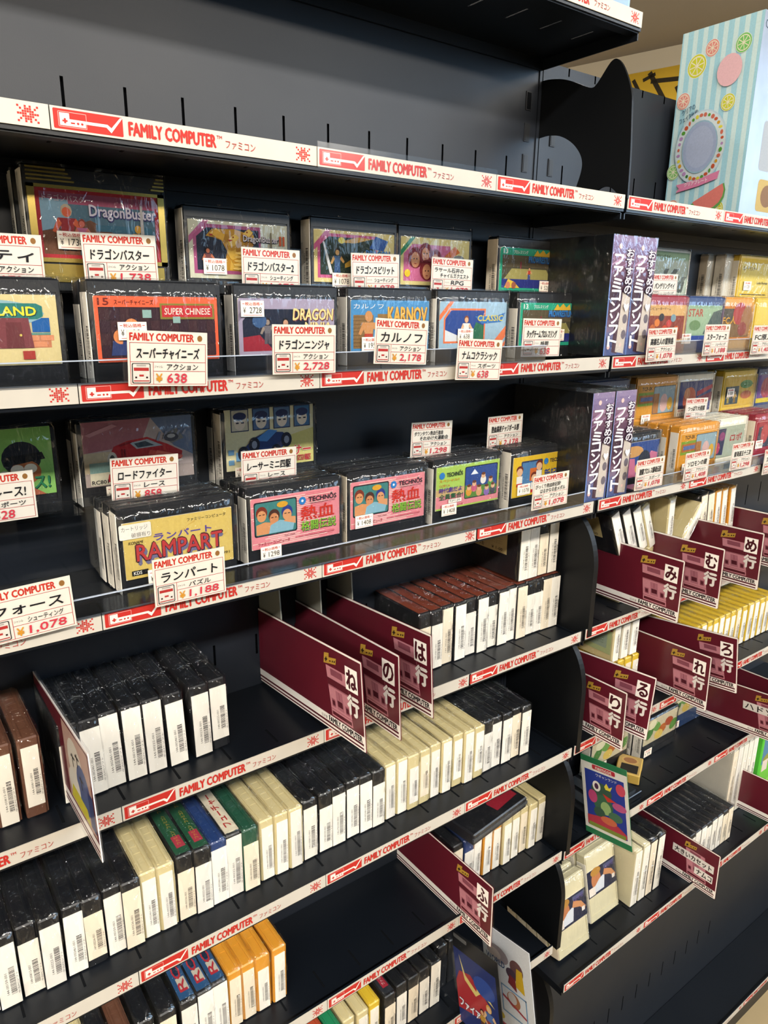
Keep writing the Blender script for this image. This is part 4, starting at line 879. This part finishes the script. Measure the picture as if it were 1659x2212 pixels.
pc(-.556, -.495, 1.268, 1.266, -.052, 'ロードファイター', 'レース', '858', 'price card at 858 yen below the red car label')
pc(-.434, -.374, 1.261, 1.260, -.052, 'レーサーミニ四駆', 'レース', '1,078', 'price card at 1,078 yen below the buggy label')
pc(-.227, -.167, 1.271, 1.269, -.052, ('ダウンタウン熱血行進曲', 'それゆけ大運動会'), 'アクション', '1,298', 'price card at 1,298 yen rising behind the pink striped stack', lines=2)
pc(-.112, -.047, 1.268, 1.268, -.052, '熱血高校ドッジボール部', 'アクション', '2,178', 'price card at 2,178 yen rising behind the lime and pink stack')
pc(.057, .118, 1.373, 1.374, YC, '高橋名人の冒険島', 'アクション', '1,078', 'price card at 1,078 yen below the orange crowd label')
pc(.181, .240, 1.377, 1.377, YC, 'スターフォース', 'シューティング', '1,188', 'price card at 1,188 yen between blue and orange cartridges')
pc(.303, .363, 1.375, 1.375, YC, 'FC原人', 'アクション', '1,408', 'price card at the right picture edge, third shelf of right bay')
pc(.191, .251, 1.442, 1.443, -.052, 'バンゲリングベイ', 'シューティング', '858', 'price card below the grey striped label, back row')
pc(.065, .124, 1.211, 1.211, YC, '激闘プロレス闘魂伝説', 'スポーツ', '1,078', 'price card at 1,078 yen beside the purple boxes, fourth shelf')
pc(.174, .234, 1.208, 1.208, YC, 'ソロモンの鍵', 'アクション', '1,408', 'price card at 1,408 yen before the front orange cartridge')
pc(.294, .353, 1.209, 1.208, YC, '東海道五十三次', 'アクション', '1,298', 'price card at 1,298 yen before the white robot coloured label')
pc(.392, .452, 1.190, 1.190, YC, 'スーパースター', 'アクション', '978', 'price card barely in view at the right edge, fourth shelf')
pc(.313, .374, 1.263, 1.261, -.052, 'つっぱり大相撲', 'アクション', '638', 'price card at 638 yen before the orange creature label')

# ------------------------------------------------------------------ tall purple boxes
def purple_box(xc, z, label, h=.134, w=.0415, d=.125):
    t = thing('tall_box', label, 'box', (xc, -.131, z), (0, 0, random.uniform(-.01, .01)), 'tall purple boxes at the bay seam')
    b = MB(); b.box(-w/2, w/2, 0, d, 0, h, mat('0d1014', .3, .5)); put('carton', b, t)
    b = MB(); p = Print(b, (-w/2, 0, 0), (1, 0, 0), (0, 0, 1)); W, H = w*1000, h*1000
    cols = ['4c5a8c', '4a5486', '505a8c', '6a6a94', '7c6a86', '6c4f68', '5c3d54', '4c2c44', '442640', '3c203a', '3a1e36', '442640', '502f4a', '5c3a54', '6a4660', '785470', '84607c', '7c6a90', '84749c', '9080a4']
    for i, c in enumerate(cols): p.k = 1; p.r(0, H*i/20, W, H/20+.01, c)
    p.p([(0, 100), (W, 118), (W, 121), (0, 102)], 'b490b0'); p.p([(0, 92), (W, 108), (W, 109.4), (0, 93)], '9a749e'); p.r(0, 0, 2.0, H*.6, '6a8ac8'); p.r(0, H*.6, 1.4, H*.4, '8088b8'); p.p([(W*.35, 4), (W*.6, 2), (W*.55, 40), (W*.4, 50)], '4a3040')
    p.p([(W*.52, 4), (W*.9, 2), (W*.98, 66), (W*.62, 72)], 'cfc4b8')
    for q in (24, 42): p.e(W*.82, q, 4.4, 5.4, '6e6670')
    for q in ((8, 10, 3), (30, 12, 2), (14, 122, 3)): p.e(*q, q[2], 'f0c8c0', 8)
    for i, ch in enumerate('ファミコンソフト'): p.t(ch, W*.12, H*.76-i*13.0, W*.40, 11.2, 'f2eef4', .05)
    for i, ch in enumerate('おすすめの'): p.t(ch, W*.62, H*.83-i*10.2, W*.32, 9, '3a2a48', .10); p.t(ch, W*.62, H*.83-i*10.2, W*.32, 9, 'efe6ea', .03)
    x, y = W*.78, H*.41; p.p([(x, y-5), (x+5, y+1), (x+4, y+4), (x+2, y+4.5), (x, y+2.5), (x-2, y+4.5), (x-4, y+4), (x-5, y+1)], 'f0e8ee')
    put('front_print', b.mesh('front_print', False), t)
    put('wrap', MB().box(-w/2-.0005, w/2+.0005, -.0008, d+.0005, -.0002, h+.0006, FILM), t)
purple_box(.0145, ZL[2]+.0006, 'tall purple box with white katakana, left of the pair, third shelf'); purple_box(.0563, ZL[2]+.0006, 'tall purple box with white katakana, right of the pair, third shelf')
purple_box(.004, ZL[3]-.002, 'tall purple box with white katakana, left of the pair, fourth shelf'); purple_box(.0475, ZL[3]-.002, 'tall purple box with white katakana, right of the pair, fourth shelf')

# ------------------------------------------------------------------ big gift box on the second shelf, right bay
t = thing('gift_box', 'large pale blue striped gift box with fruit slices on the second shelf', 'box', (.262, -.122, deck(ZR[1])), None, None)
bw, bd, bh = .20, .112, .249
b = MB(); b.box(0, bw, 0, bd, 0, bh, mat('9a9ea6', .3, .5, .05, .3)); put('carton', b, t)
b = MB(); p = Print(b, (0, bd, 0), (0, -1, 0), (0, 0, 1)); W, H = bd*1000, bh*1000
p.r(0, 0, W, H, 'a8dcf0')
for i in range(8): p.k = 2; p.r(2+i*14.2, 0, 6.5, H, 'd4f0f4')
def slice_(x, y, r, c):
    p.e(x, y, r, r*1.05, 'eef4ee', 20); p.e(x, y, r*.94, r, c, 20); p.e(x, y, r*.8, r*.85, 'f4f0d8', 20)
    for i in range(8):
        a = i*PI/4+.2; p.k = p.k; p.p([(x+r*.12*math.cos(a+.39), y+r*.12*math.sin(a+.39)), (x+r*.74*math.cos(a+.06), y+r*.76*math.sin(a+.06)), (x+r*.74*math.cos(a+.72), y+r*.76*math.sin(a+.72))], c)
for q in ((26, 205, 14, 'd4d838'), (46, 222, 10, 'e8968e'), (89, 218, 11, '7ccc6c'), (12, 165, 10, 'e8968e'), (78, 152, 10, 'd4d838'), (9, 76, 10, '8ed07a'), (81, 22, 10, 'd4d838'), (14, 30, 9, 'e8968e')): slice_(*q)
p.e(75, 190, 17, 19, 'efc2cc', 20)
p.t('カービィの'.replace('カービィの', 'クリアの'), 14, 146, 20, 7, '2c4a6a', .01, 0, .32); p.t('フェイス仕様!', 12, 136, 28, 7, '2c4a6a', .01, 0, .32)
p.e(46, 103, 37, 46, 'c4dcec', 30); p.e(46, 103, 35.5, 44, 'd8e8ee', 30)
r = random.Random(4)
for i in range(34):
    a = 2*PI*i/34; p.e(46+31.5*math.cos(a), 103+39.5*math.sin(a), r.uniform(1.6, 3), r.uniform(1.8, 3.2), r.choice(['c85a3a', 'd8a02c', '5aa03c', 'b890c8', 'e0d848', '3a7a3a', 'd0705a']), 8)
p.e(46, 103, 26, 33, '9cc0d8', 26); p.e(46, 103, 24.5, 31, 'a8b8dc', 26); p.e(46, 103, 20, 26, 'b4c2e2', 26)
p.p([(17, 58), (50, 62), (80, 70), (78, 60), (50, 53), (18, 48), (22, 53)], 'e48ab4'); p.t('クリアプレート', 30, 54.5, 34, 5, 'f6f0f4', .02, 0, .1)
pts = [(66+26*math.cos(a), 42+24*math.sin(a)) for a in [PI+.5+i*PI/8 for i in range(9)]]
p.p(pts, '6aa85a'); pts = [(66+23.5*math.cos(a), 43+21*math.sin(a)) for a in [PI+.5+i*PI/8 for i in range(9)]]; p.p(pts, 'e8847c')
put('side_print', b.mesh('side_print', False), t)
b = MB(); p = Print(b, (0, 0, 0), (1, 0, 0), (0, 0, 1)); p.r(0, 0, bw*1000, H, mat('777c86', .3, .5, .25, .2, 30)); p.t('GIFT', 4, 230, 30, 10, '2a3a4a'); p.rr(34, 70, 140, 60, '9aa0a8', 6); p.rr(40, 20, 120, 40, 'b09858', 6); p.e(66, 40, 16, 14, '7a5a3a'); put('front_print', b.mesh('front_print', False), t)

# ------------------------------------------------------------------ dividers
MAR = '5e1a28'
def card_print(b, kana, x=0.0, mirror=False, L=210, H=88, word=None):
    p = Print(b, (x-.0004, 0, 0), (0, -1, 0), (0, 0, 1))
    m = mat(MAR, .3, .5, .05)
    p.rr(0, 0, L, H, mat('f2eee8', .5, .3, .02), 2); p.r(0, 15, L-1.6, H-17, m); p.r(0, 5.4, L-3, 2.2, MAR); p.r(0, 1.6, L-3, 1.8, MAR)
    if kana is None: return p
    p.t('FAMILY COMPUTER', L-62, 8.4, 57, 5.6, '1f1518', .05); p.t('任天堂', L-76, 8.8, 11, 3.4, '6a5a5c')
    # console picture, pink on maroon
    def S(u, v): return (L-58+u*36+v*-7+3, 17+v*50)
    p.p([S(0, 0), S(1, 0), S(1, 1), S(0, 1)], 'd68f9c'); p.p([S(.04, .03), S(.96, .03), S(.96, .1), S(.04, .1)], MAR); p.p([S(0, .14), S(1, .14), S(1, .15), S(0, .15)], '8a4050')
    p.p([S(.08, .2), S(.26, .2), S(.26, .36), S(.08, .36)], 'a86070'); p.p([S(.11, .23), S(.23, .23), S(.23, .33), S(.11, .33)], '5a1c2a'); p.p([S(.74, .2), S(.92, .2), S(.92, .36), S(.74, .36)], 'a86070'); p.p([S(.77, .23), S(.89, .23), S(.89, .33), S(.77, .33)], '5a1c2a')
    p.p([S(.34, .2), S(.66, .2), S(.66, .56), S(.34, .56)], 'b87482'); p.p([S(.38, .26), S(.62, .26), S(.62, .38), S(.38, .38)], '5a1c2a'); p.p([S(.49, .4), S(.51, .4), S(.51, .55), S(.49, .55)], '8a4050'); p.p([S(0, .62), S(1, .62), S(1, .76), S(0, .76)], MAR); p.p([S(0, .6), S(1, .6), S(1, .61), S(0, .61)], '8a4050')
    p.p([S(.22, .84), S(.78, .84), S(.78, .97), S(.22, .97)], '8f4e5c')
    # gold pad
    def G(u, v): return (L-65+u*22+v*2, 68+v*11+u*4)
    for pts, c in (([(0, 0), (1, 0), (1, .6), (.4, .6), (.4, 1), (0, 1)], 'c29a3c'), ([(.08, .3), (.3, .3), (.3, .45), (.08, .45)], '2a2018'), ([(.15, .15), (.23, .15), (.23, .6), (.15, .6)], '2a2018'), ([(.45, .2), (.6, .2), (.6, .32), (.45, .32)], '5a2a20'), ([(.7, .18), (.78, .18), (.78, .36), (.7, .36)], '2a2018'), ([(.85, .18), (.93, .18), (.93, .36), (.85, .36)], '2a2018')):
        p.p([G(*q) for q in pts], c)
    if word:
        p.r(L-86, 46, 78, 15, 'efe9e4'); p.t(word[0], L-82, 48, 70, 10.5, '1f1518', .03)
        if len(word) > 1: p.r(L-42, 26, 34, 14, 'efe9e4'); p.t(word[1], L-38, 28, 28, 10, '1f1518', .03)
    else:
        p.r(L-27, 54, 20, 23, mat('f2eee8', .5, .3, .02)); p.t(kana, L-25, 56.5, 16, 18, '4a1420', .04); p.t('行', L-25, 31, 18, 19, 'efe9e4', .05)
    return p
def divider(x, y0, z, rise, kana, label, L=.21, plate=0, lean=0, yaw=0, word=None, H=.088, sleeve=True):
    t = thing('shelf_divider', label, 'divider', (x, y0, z), tilt(lean, yaw, -rise), 'maroon index dividers')
    b = MB(); b.box(-.0004, .0004, -L, 0, 0, H, mat(MAR, .3, .5, .05)); card_print(b, kana, L=L*1000, H=H*1000, word=word); put('card', b.mesh('card', False), t)
    if sleeve:
        s = MB(); s.box(-.0012, -.0009, -L-.0022, 0, -.0012, H+.0014, SLEEVE); s.box(.0007, .0010, -L-.0022, 0, -.0012, H+.0014, SLEEVE); put('clear_sleeve', s, t)
    if plate:
        s = MB(); s.box(.0012, .0026, -.058, 0, -.002, plate, mat('77776f', .45, .5)); put('back_plate', s, t)
    return t
divider(-.397, -.001, .984, .10, 'ね', 'maroon divider with ね (ne) row sign on the fifth shelf, left bay', plate=.152)
divider(-.350, -.001, .983, .06, 'の', 'maroon divider with の (no) row sign on the fifth shelf, left bay', L=.2, plate=.152)
divider(-.308, -.001, .987, .08, 'は', 'maroon divider with は (ha) row sign on the fifth shelf, left bay', L=.198, plate=.152)
divider(-.195, -.001, .636, .02, 'ふ', 'maroon divider with ふ (fu) row sign on the seventh shelf, left bay', L=.19)
divider(.125, -.001, .988, .01, 'み', 'maroon divider with み (mi) row sign on the fifth shelf, right bay', L=.192)
divider(.21, -.001, .988, .02, 'む', 'maroon divider with む (mu) row sign on the fifth shelf, right bay', L=.2)
divider(.322, -.001, .988, .03, 'め', 'maroon divider with め (me) row sign on the fifth shelf, right bay', L=.198)
divider(.44, -.001, .99, .02, 'も', 'maroon divider with も (mo) row sign at the right edge, fifth shelf', L=.2)
divider(.05, -.001, .811, .02, 'り', 'maroon divider with り (ri) row sign on the sixth shelf, right bay', L=.18)
divider(.078, -.001, .812, .08, 'る', 'tilted maroon divider with る (ru) row sign on the sixth shelf, right bay', L=.195, lean=.22)
divider(.24, -.001, .809, .03, 'れ', 'maroon divider with れ (re) row sign on the sixth shelf, right bay', L=.19)
divider(.288, -.001, .812, .12, 'ろ', 'maroon divider with ろ (ro) row sign on the sixth shelf, right bay', L=.21)
divider(.60, -.001, .6315, .02, None, 'plain maroon divider at the right edge, seventh shelf', L=.2)
divider(.505, -.001, .637, .10, 'は', 'maroon divider with white ハ plate at the right edge, seventh shelf', L=.215, word=('ハドソン',))
divider(.35, -.001, .408, .02, 'な', 'maroon divider reading 大きいカセット ナムコ on the eighth shelf', L=.2, word=('大きいカセット', 'ナムコ'))
divider(.615, -.001, .409, .06, None, 'plain maroon divider on the eighth shelf at the right edge', L=.2)
# picture card dividers
def cover_card(x, y0, z, w, h, rise, draw, label, lean=0, frame='e6e2da', yaw=0):
    t = thing('picture_card', label, 'card', (x, y0, z), tilt(lean, yaw, -rise), 'laminated picture cards')
    b = MB(); b.box(-.0004, .0004, -w, 0, 0, h, mat(frame, .4, .5, .02)); p = Print(b, (-.0004, 0, 0), (0, -1, 0), (0, 0, 1)); draw(p, w*1000, h*1000); put('card', b.mesh('card', False), t)
    s = MB(); s.box(-.0012, -.0009, -w-.003, .004, -.003, h+.003, SLEEVE); s.box(.0007, .001, -w-.003, .004, -.003, h+.003, SLEEVE); put('clear_sleeve', s, t)
    s = MB(); s.box(-.0008, .0008, -.001, max(.0, -y0-.0015), 0, .02, ACRYL); put('mount', s, t)
    return t
def d_green(p, W, H):
    p.rr(0, 0, W, H, '2c7a50', 2); p.r(0, 9, W, H-18, 'e8e6de'); p.r(6, 14, W-12, H-34, '2c3f9a'); p.rr(20, H-17, W-40, 7, 'b8303c', 2); p.t('namcot', 26, H-16, W-52, 4.6, 'efe6da', .03); p.t('ワギャンランド', 26, H-27, W-44, 4.6, 'e6e8f0', .01)
    for q in ((34, 74, 18, 13, '3c5a4a'), (36, 54, 17, 15, '3f6a50'), (40, 50, 9, 10, '9ab878'), (28, 40, 10, 8, '3c5a4a'), (56, 42, 12, 7, '4a7458'), (64, 60, 12, 6, 'c05a8a'), (18, 62, 8, 10, 'c04a7a'), (68, 88, 8, 9, 'c84a60')): p.e(*q)
    p.e(26, 80, 7, 8, 'e6e2dc'); p.e(26, 80, 3.6, 4.6, '4a2a4a'); p.p([(36, 72), (60, 66), (44, 62)], 'c0392e'); p.p([(40, 84), (44, 90), (48, 84), (54, 88), (50, 80), (42, 80)], 'e0d24a'); p.p([(6, 16), (W-6, 16), (W-6, 22), (60, 30), (30, 34), (6, 30)], 'b03a4a'); p.r(8, 14, W-16, 6, '7a8a3a'); p.e(44, 32, 14, 6, 'c86a4a')
def d_storm(p, W, H):
    p.r(0, 0, W, H, '12141a'); p.r(0, 0, W-6, H-24, '20306e'); p.rr(3, H-9, 26, 6, '5a5c60', 2); p.p([(0, 20), (46, 30), (64, 60), (30, 84), (8, 78), (0, 60)], 'a82c34'); p.p([(10, 104), (20, 78), (40, 66), (44, 84), (74, 62), (50, 70), (38, 58), (18, 70)], 'd8c87a'); p.e(56, 80, 20, 14, '2c4a9a'); p.fig(62, 20, 40, 'd8b48a', '4a6aa8', '8a3a34', 'c8a24a'); p.fig(48, 16, 30, 'd0a07a', 'b8923a', '5a3a2a'); p.t('ファイア', 4, 26, 40, 12, '16264e', .08); p.t('ファイア', 4, 26, 40, 12, 'e8ecf6', .03)
def d_white(p, W, H):
    p.rr(0, 0, W, H, 'd2d6dc', 2)
    for q in ((28, 100, 20, 12, '9a8e92'), (22, 98, 12, 8, 'b8aaa4'), (62, 96, 12, 12, '6a4a4a'), (52, 84, 10, 8, '4a3a4a')): p.e(*q)
    p.p([(58, 70), (74, 66), (72, 98), (62, 98)], 'c8a628'); p.p([(44, 68), (60, 62), (58, 80), (48, 82)], '7a2c30'); p.t('WORLD', 6, 84, 34, 9, '2a4a72', .03); p.fr(30, 20, 46, 40, 2, '6a96bc'); p.e(52, 46, 12, 11, 'a8704a'); p.e(50, 48, 8, 8, 'c8c4c0'); p.p([(32, 42), (74, 30), (74, 33), (32, 46)], 'a03a40'); p.e(22, 10, 10, 6, 'b8a83a')
def d_beige(p, W, H):
    p.r(0, 14, W, H-16, mat(MAR, .3, .5, .05)); p.r(0, 5.4, W-3, 2.2, MAR); p.r(0, 1.6, W-3, 1.8, MAR); p.r(W-84, 16, 80, H-20, 'b8968c'); p.e(W-50, 56, 24, 22, 'd8cfc4'); p.e(W-30, 44, 20, 20, '4a5a8a'); p.e(W-62, 34, 18, 14, 'd8d4cc'); p.p([(W-78, 18), (W-20, 18), (W-26, 30), (W-70, 32)], 'c8c03a'); p.r(W-18, 20, 14, 30, '2c3a6e')
    for q in ((W-62, 60), (W-46, 66), (W-40, 50)): p.r(q[0], q[1], 12, 2, '2a2426'); p.r(q[0]+4, q[1]-8, 2, 12, '2a2426')
cover_card(.066, -.127, .642, .080, .122, .2, d_green, 'green bordered picture card with round green creature shapes on the right bay', frame='2c7a50')
cover_card(-.187, -.138, .466, .086, .134, .2, d_storm, 'dark picture card with lightning and red cape on the eighth shelf', frame='12141a')
cover_card(-.145, -.150, .466, .088, .134, .2, d_white, 'white picture card with yellow robed figure behind the dark one', frame='d2d6dc')
t = cover_card(-.628, -.001, .978, .2, .088, .10, d_beige, 'divider seen edge-on with pale picture, fifth shelf far left', frame='e4dedc')

# ------------------------------------------------------------------ right bay, lower shelves
ly = -.092
g5 = 'mixed cartridges on the fifth shelf, right bay'
def lean_cart(x, z, col, lean, label, bay='right', y=ly, var='F', group=g5, caution=False, yaw=PI/2, **k):
    return cart((x, y+W_/2, z), col, var, tilt(lean, yaw), label, group, None, caution, **k)
for i in range(5): lean_cart(.145+i*.0185, deck(ZR[4])+.0003, CR, 0, f"cream cartridge lying low behind the み divider, {NTH[i+1]} from left", group='cream cartridges under the leaning ones')
L2 = deck(ZR[4])+H_+.0025
for i, (x, c) in enumerate(((.134, BK), (.159, BK), (.183, BK), (.205, CR))):
    lean_cart(x, L2-.002, c, -.42, f"{CNAME[c]} cartridge leaning left, {NTH[i+1]} of the leaning four, fifth shelf of right bay", var='T', caution=(i == 0))
lean_cart(.247, L2-.008, CR, -.05, 'upright cream cartridge with paper notice on its side, fifth shelf of right bay', var='T', caution=True)
lean_cart(.292, L2-.012, CR, .62, 'cream cartridge leaning right against its neighbours, fifth shelf of right bay', var='T', caution=True)
for i, (x, c) in enumerate(((.339, BK), (.359, BK), (.380, OR), (.399, OR), (.424, OR))):
    lean_cart(x, L2-.014, c, -.1, f"{CNAME[c]} cartridge in the tilted five, {NTH[i+1]} from left, fifth shelf of right bay", var='T')
for i, c in enumerate((WH, RD, WH, BK, WH)): lean_cart(.332+i*.0185+.009, deck(ZR[4])+.0003, c, 0, f"{CNAME[c]} cartridge low behind the め divider, {NTH[i+1]} from left", group='cartridges behind the め divider')
# sixth shelf: two layers at the left, yellow row at the right
for i in range(5): lean_cart(.122+i*.0186, deck(ZR[5])+.0003, YE, 0, f"yellow cartridge in the lower layer left, {NTH[i+1]} from left, sixth shelf", group='yellow cartridges in the lower layer')
for i, x in enumerate((.142, .163, .1855)):
    lean_cart(x, deck(ZR[5])+H_+.004, [CR, WH, WH][i], 0, f"pale cartridge on top of the yellow ones, {NTH[i+1]} from left, sixth shelf", var='T', group='pale cartridges in the upper layer', caution=(i > 0))
b = MB(); p = Print(b, (.05, T_/2+.0006, .012), (-1, 0, 0), (0, 0, 1)); p.r(0, 0, 100, 52, 'b9c48e'); p.r(40, 38, 60, 14, 'b03038'); p.rr(36, 8, 56, 30, '9fb09c', 2); p.t('JUMPING', 46, 28, 30, 6, '2a3a2c', .04); [p.t('ファミリーコンピュータ', 40, 22-i*4, 46, 2.4, '5a6a58') for i in range(3)]
put('side_label', b.mesh('side_label', False), bpy.data.objects[[o.name for o in C.objects if o.get('label', '').startswith('pale cartridge on top of the yellow ones, first')][0]])
yx = [.313, .332, .351, .370, .389, .408, .427, .446, .465, .484, .503, .524, .546, .566, .587, .606, .625]
yx = [x for x in yx]
for i, x in enumerate(yx): lean_cart(x, deck(ZR[5])+.0003, YE, 0, f"yellow cartridge in the long yellow row, {NTH[i+1]} from left, sixth shelf", group='long row of yellow cartridges', var='FTTFTFFTFFTFTTFFT'[i])
# seventh shelf: food picture cartridges
display(.349, -.060, deck(ZR[6])+.0003, BK, a_veg, 'dark cartridge with food picture label', 'lower right', 6, 'right', 1, stk('978', -.034, .004), z_=.027, H=46)
display(.467, -.040, deck(ZR[6])+.0003, NV, a_veg, 'navy cartridge with food picture label', 'lower right', 6, 'right', 1, stk('978', -.036, .006), z_=.03, H=42)
display(.224, -.046, deck(ZR[6])+.0003, BK, a_veg, 'dark cartridge with food picture label half hidden by dividers', 'left end', 6, 'right', 0, stk('978', -.02, .014), z_=.027, H=46)
t = thing('game_case', 'yellow and black case lying flat at the left end, seventh shelf', 'case', (.250, -.070, deck(ZR[6])+.0003), (0, 0, .5), None)
b = MB(); b.cbox(-.028, .028, -.02, .02, 0, .018, .0015, mat('b8984a', .4, .5)); b.box(-.026, -.004, -.0205, -.018, .004, .014, mat('2a2218', .4)); put('body', b, t)
b = MB(); p = Print(b, (-.028, -.02, .0181), (1, 0, 0), (0, 1, 0)); p.r(2, 2, 52, 36, 'b8985a'); p.e(40, 20, 11, 14, 'c8a060'); p.e(40, 20, 8, 11, '9a6a44'); p.r(4, 5, 24, 28, '2a2420'); put('cover_print', b.mesh('cover_print', False), t)
t = thing('cassette_tray', 'black slotted tray lying at the left end, seventh shelf of right bay', 'tray', (.155, -.075, deck(ZR[6])+.0003), (0, 0, 0), None)
b = MB(); b.cbox(-.06, .06, -.045, .045, 0, .012, .001, mat('16181c', .3, .6)); put('body', b, t)
for i in range(4): put('slat', MB().box(-.05+i*.027, -.032+i*.027, -.04, .04, .012, .0165, mat('22262a', .25, .6)), t)
# eighth shelf: big cream cartridges, pale spines, black row
z7 = deck(ZR[7]); BD = (.074, .019, .120)
def big(xc, y, label, stack, front=True):
    fm = lab(a_wrest, 74, 46, T=BD[1], z=.045) if front else None
    cart((xc, y+BD[1]/2, z7+.003), IV, 'F', (-.22, 0, 0), label, 'big cream cartridges', front=fm, dims=BD)
    for k in range(stack): cart((xc-.002, y+BD[1]/2+.0222*(k+1), z7+.003), IV, 'F', (-.22, 0, 0), f"big cream cartridge, {NTH[k+2]} back behind the {'left' if xc < .1 else 'right'} wrestler label", 'big cream cartridges', dims=BD)
big(.071, -.126, 'big cream cartridge with wrestler label, left of two, eighth shelf', 4)
big(.169, -.110, 'big cream cartridge with wrestler label, right of two, eighth shelf', 3)
BS = (.100, .018, .115)
for i, x in enumerate((.228, .2505, .271, .294)):
    cart((x, -.122+.05, z7+.0003), [IV, IV, BK, BK][i], 'T', tilt(0, PI/2), f"tall {['cream', 'cream', 'black', 'black'][i]} cartridge with pale spine, {NTH[i+1]} of four, eighth shelf", 'tall pale spined cartridges', dims=BS, caution=(i == 0))
for i in range(9):
    x = .368+.0187*i
    cart((x, -.130+W_/2, z7+.0003), BK, 'TFT'[i % 3], tilt(random.uniform(-.05, -.01), PI/2), f"black cartridge with pale spine in the slanted row, {NTH[i+1]} from left, eighth shelf", 'black row on the eighth shelf, right bay')
# green box with grey cartridges at the right edge
for i in range(5): cart((.575+i*.0195, -.095+.05, z7+.0003), GY, 'T', tilt(0, PI/2), f"tall grey cartridge beside the green box, {NTH[i+1]} from left, eighth shelf", 'grey cartridges beside the green box', dims=(.1, .018, .16))
t = thing('green_box', 'bright green box with a field picture at the right edge, eighth shelf', 'box', (.705, -.10, z7+.0003), (0, 0, 0), None)
b = MB(); b.cbox(-.03, .11, 0, .06, 0, .165, .002, mat('4fb83a', .3, .5)); put('carton', b, t)
b = MB(); p = Print(b, (-.03, 0, 0), (1, 0, 0), (0, 0, 1)); p.r(6, 6, 128, 150, '7acb4a'); p.p([(6, 80), (134, 110), (134, 156), (6, 156)], '5a86a8'); p.e(60, 90, 50, 16, '9a9a4a'); p.r(12, 62, 22, 26, 'e8d8c8'); p.p([(6, 20), (134, 70), (134, 60), (6, 10)], '9ade5a'); put('front_print', b.mesh('front_print', False), t)

# ------------------------------------------------------------------ things high up
t = thing('display_board', 'pale blue board standing on the uppermost shelf at its right end', 'board', (-.16, -.127, deck(ZL[0])+.0003), None, None)
b = MB(); b.cbox(0, .15, 0, .004, 0, .12, .001, mat('86a2c0', .5, .4)); put('board', b, t)
b = MB(); p = Print(b, (0, 0, 0), (1, 0, 0), (0, 0, 1)); p.r(4, 4, 142, 112, '9ab6d0'); p.r(10, 70, 130, 30, 'c2d2e0'); put('front_print', b.mesh('front_print', False), t)
b = MB(); b.box(.06, .09, .004, .05, 0, .002, ACRYL); put('foot', b, t)
# lime stepped sign hanging from the ceiling behind the shelving
t = thing('hanging_sign', 'lime green and grey stepped sign hanging from the ceiling', 'sign', (.62, .66, 2.03), (0, 0, -.64), None)
b = MB(); LG = mat('9ac43a', .6, .3); LW = mat('c9ccc4', .6, .3)
for i, (h0, h1, m_) in enumerate(((.0, .5, LG), (.05, .5, LG), (.02, .5, LW), (.05, .5, LG), (.05, .5, LG), (.075, .5, LG), (.09, .5, LW), (.12, .5, LW))):
    b.box(-.04+i*.016, -.024+i*.016, 0, .01, h0*.8, h1, m_)
put('panel', b, t)
for q in (-.03, .07): put('cord', MB().box(q-.001, q+.001, .004, .006, .5, .57, mat('dddddd')), t)
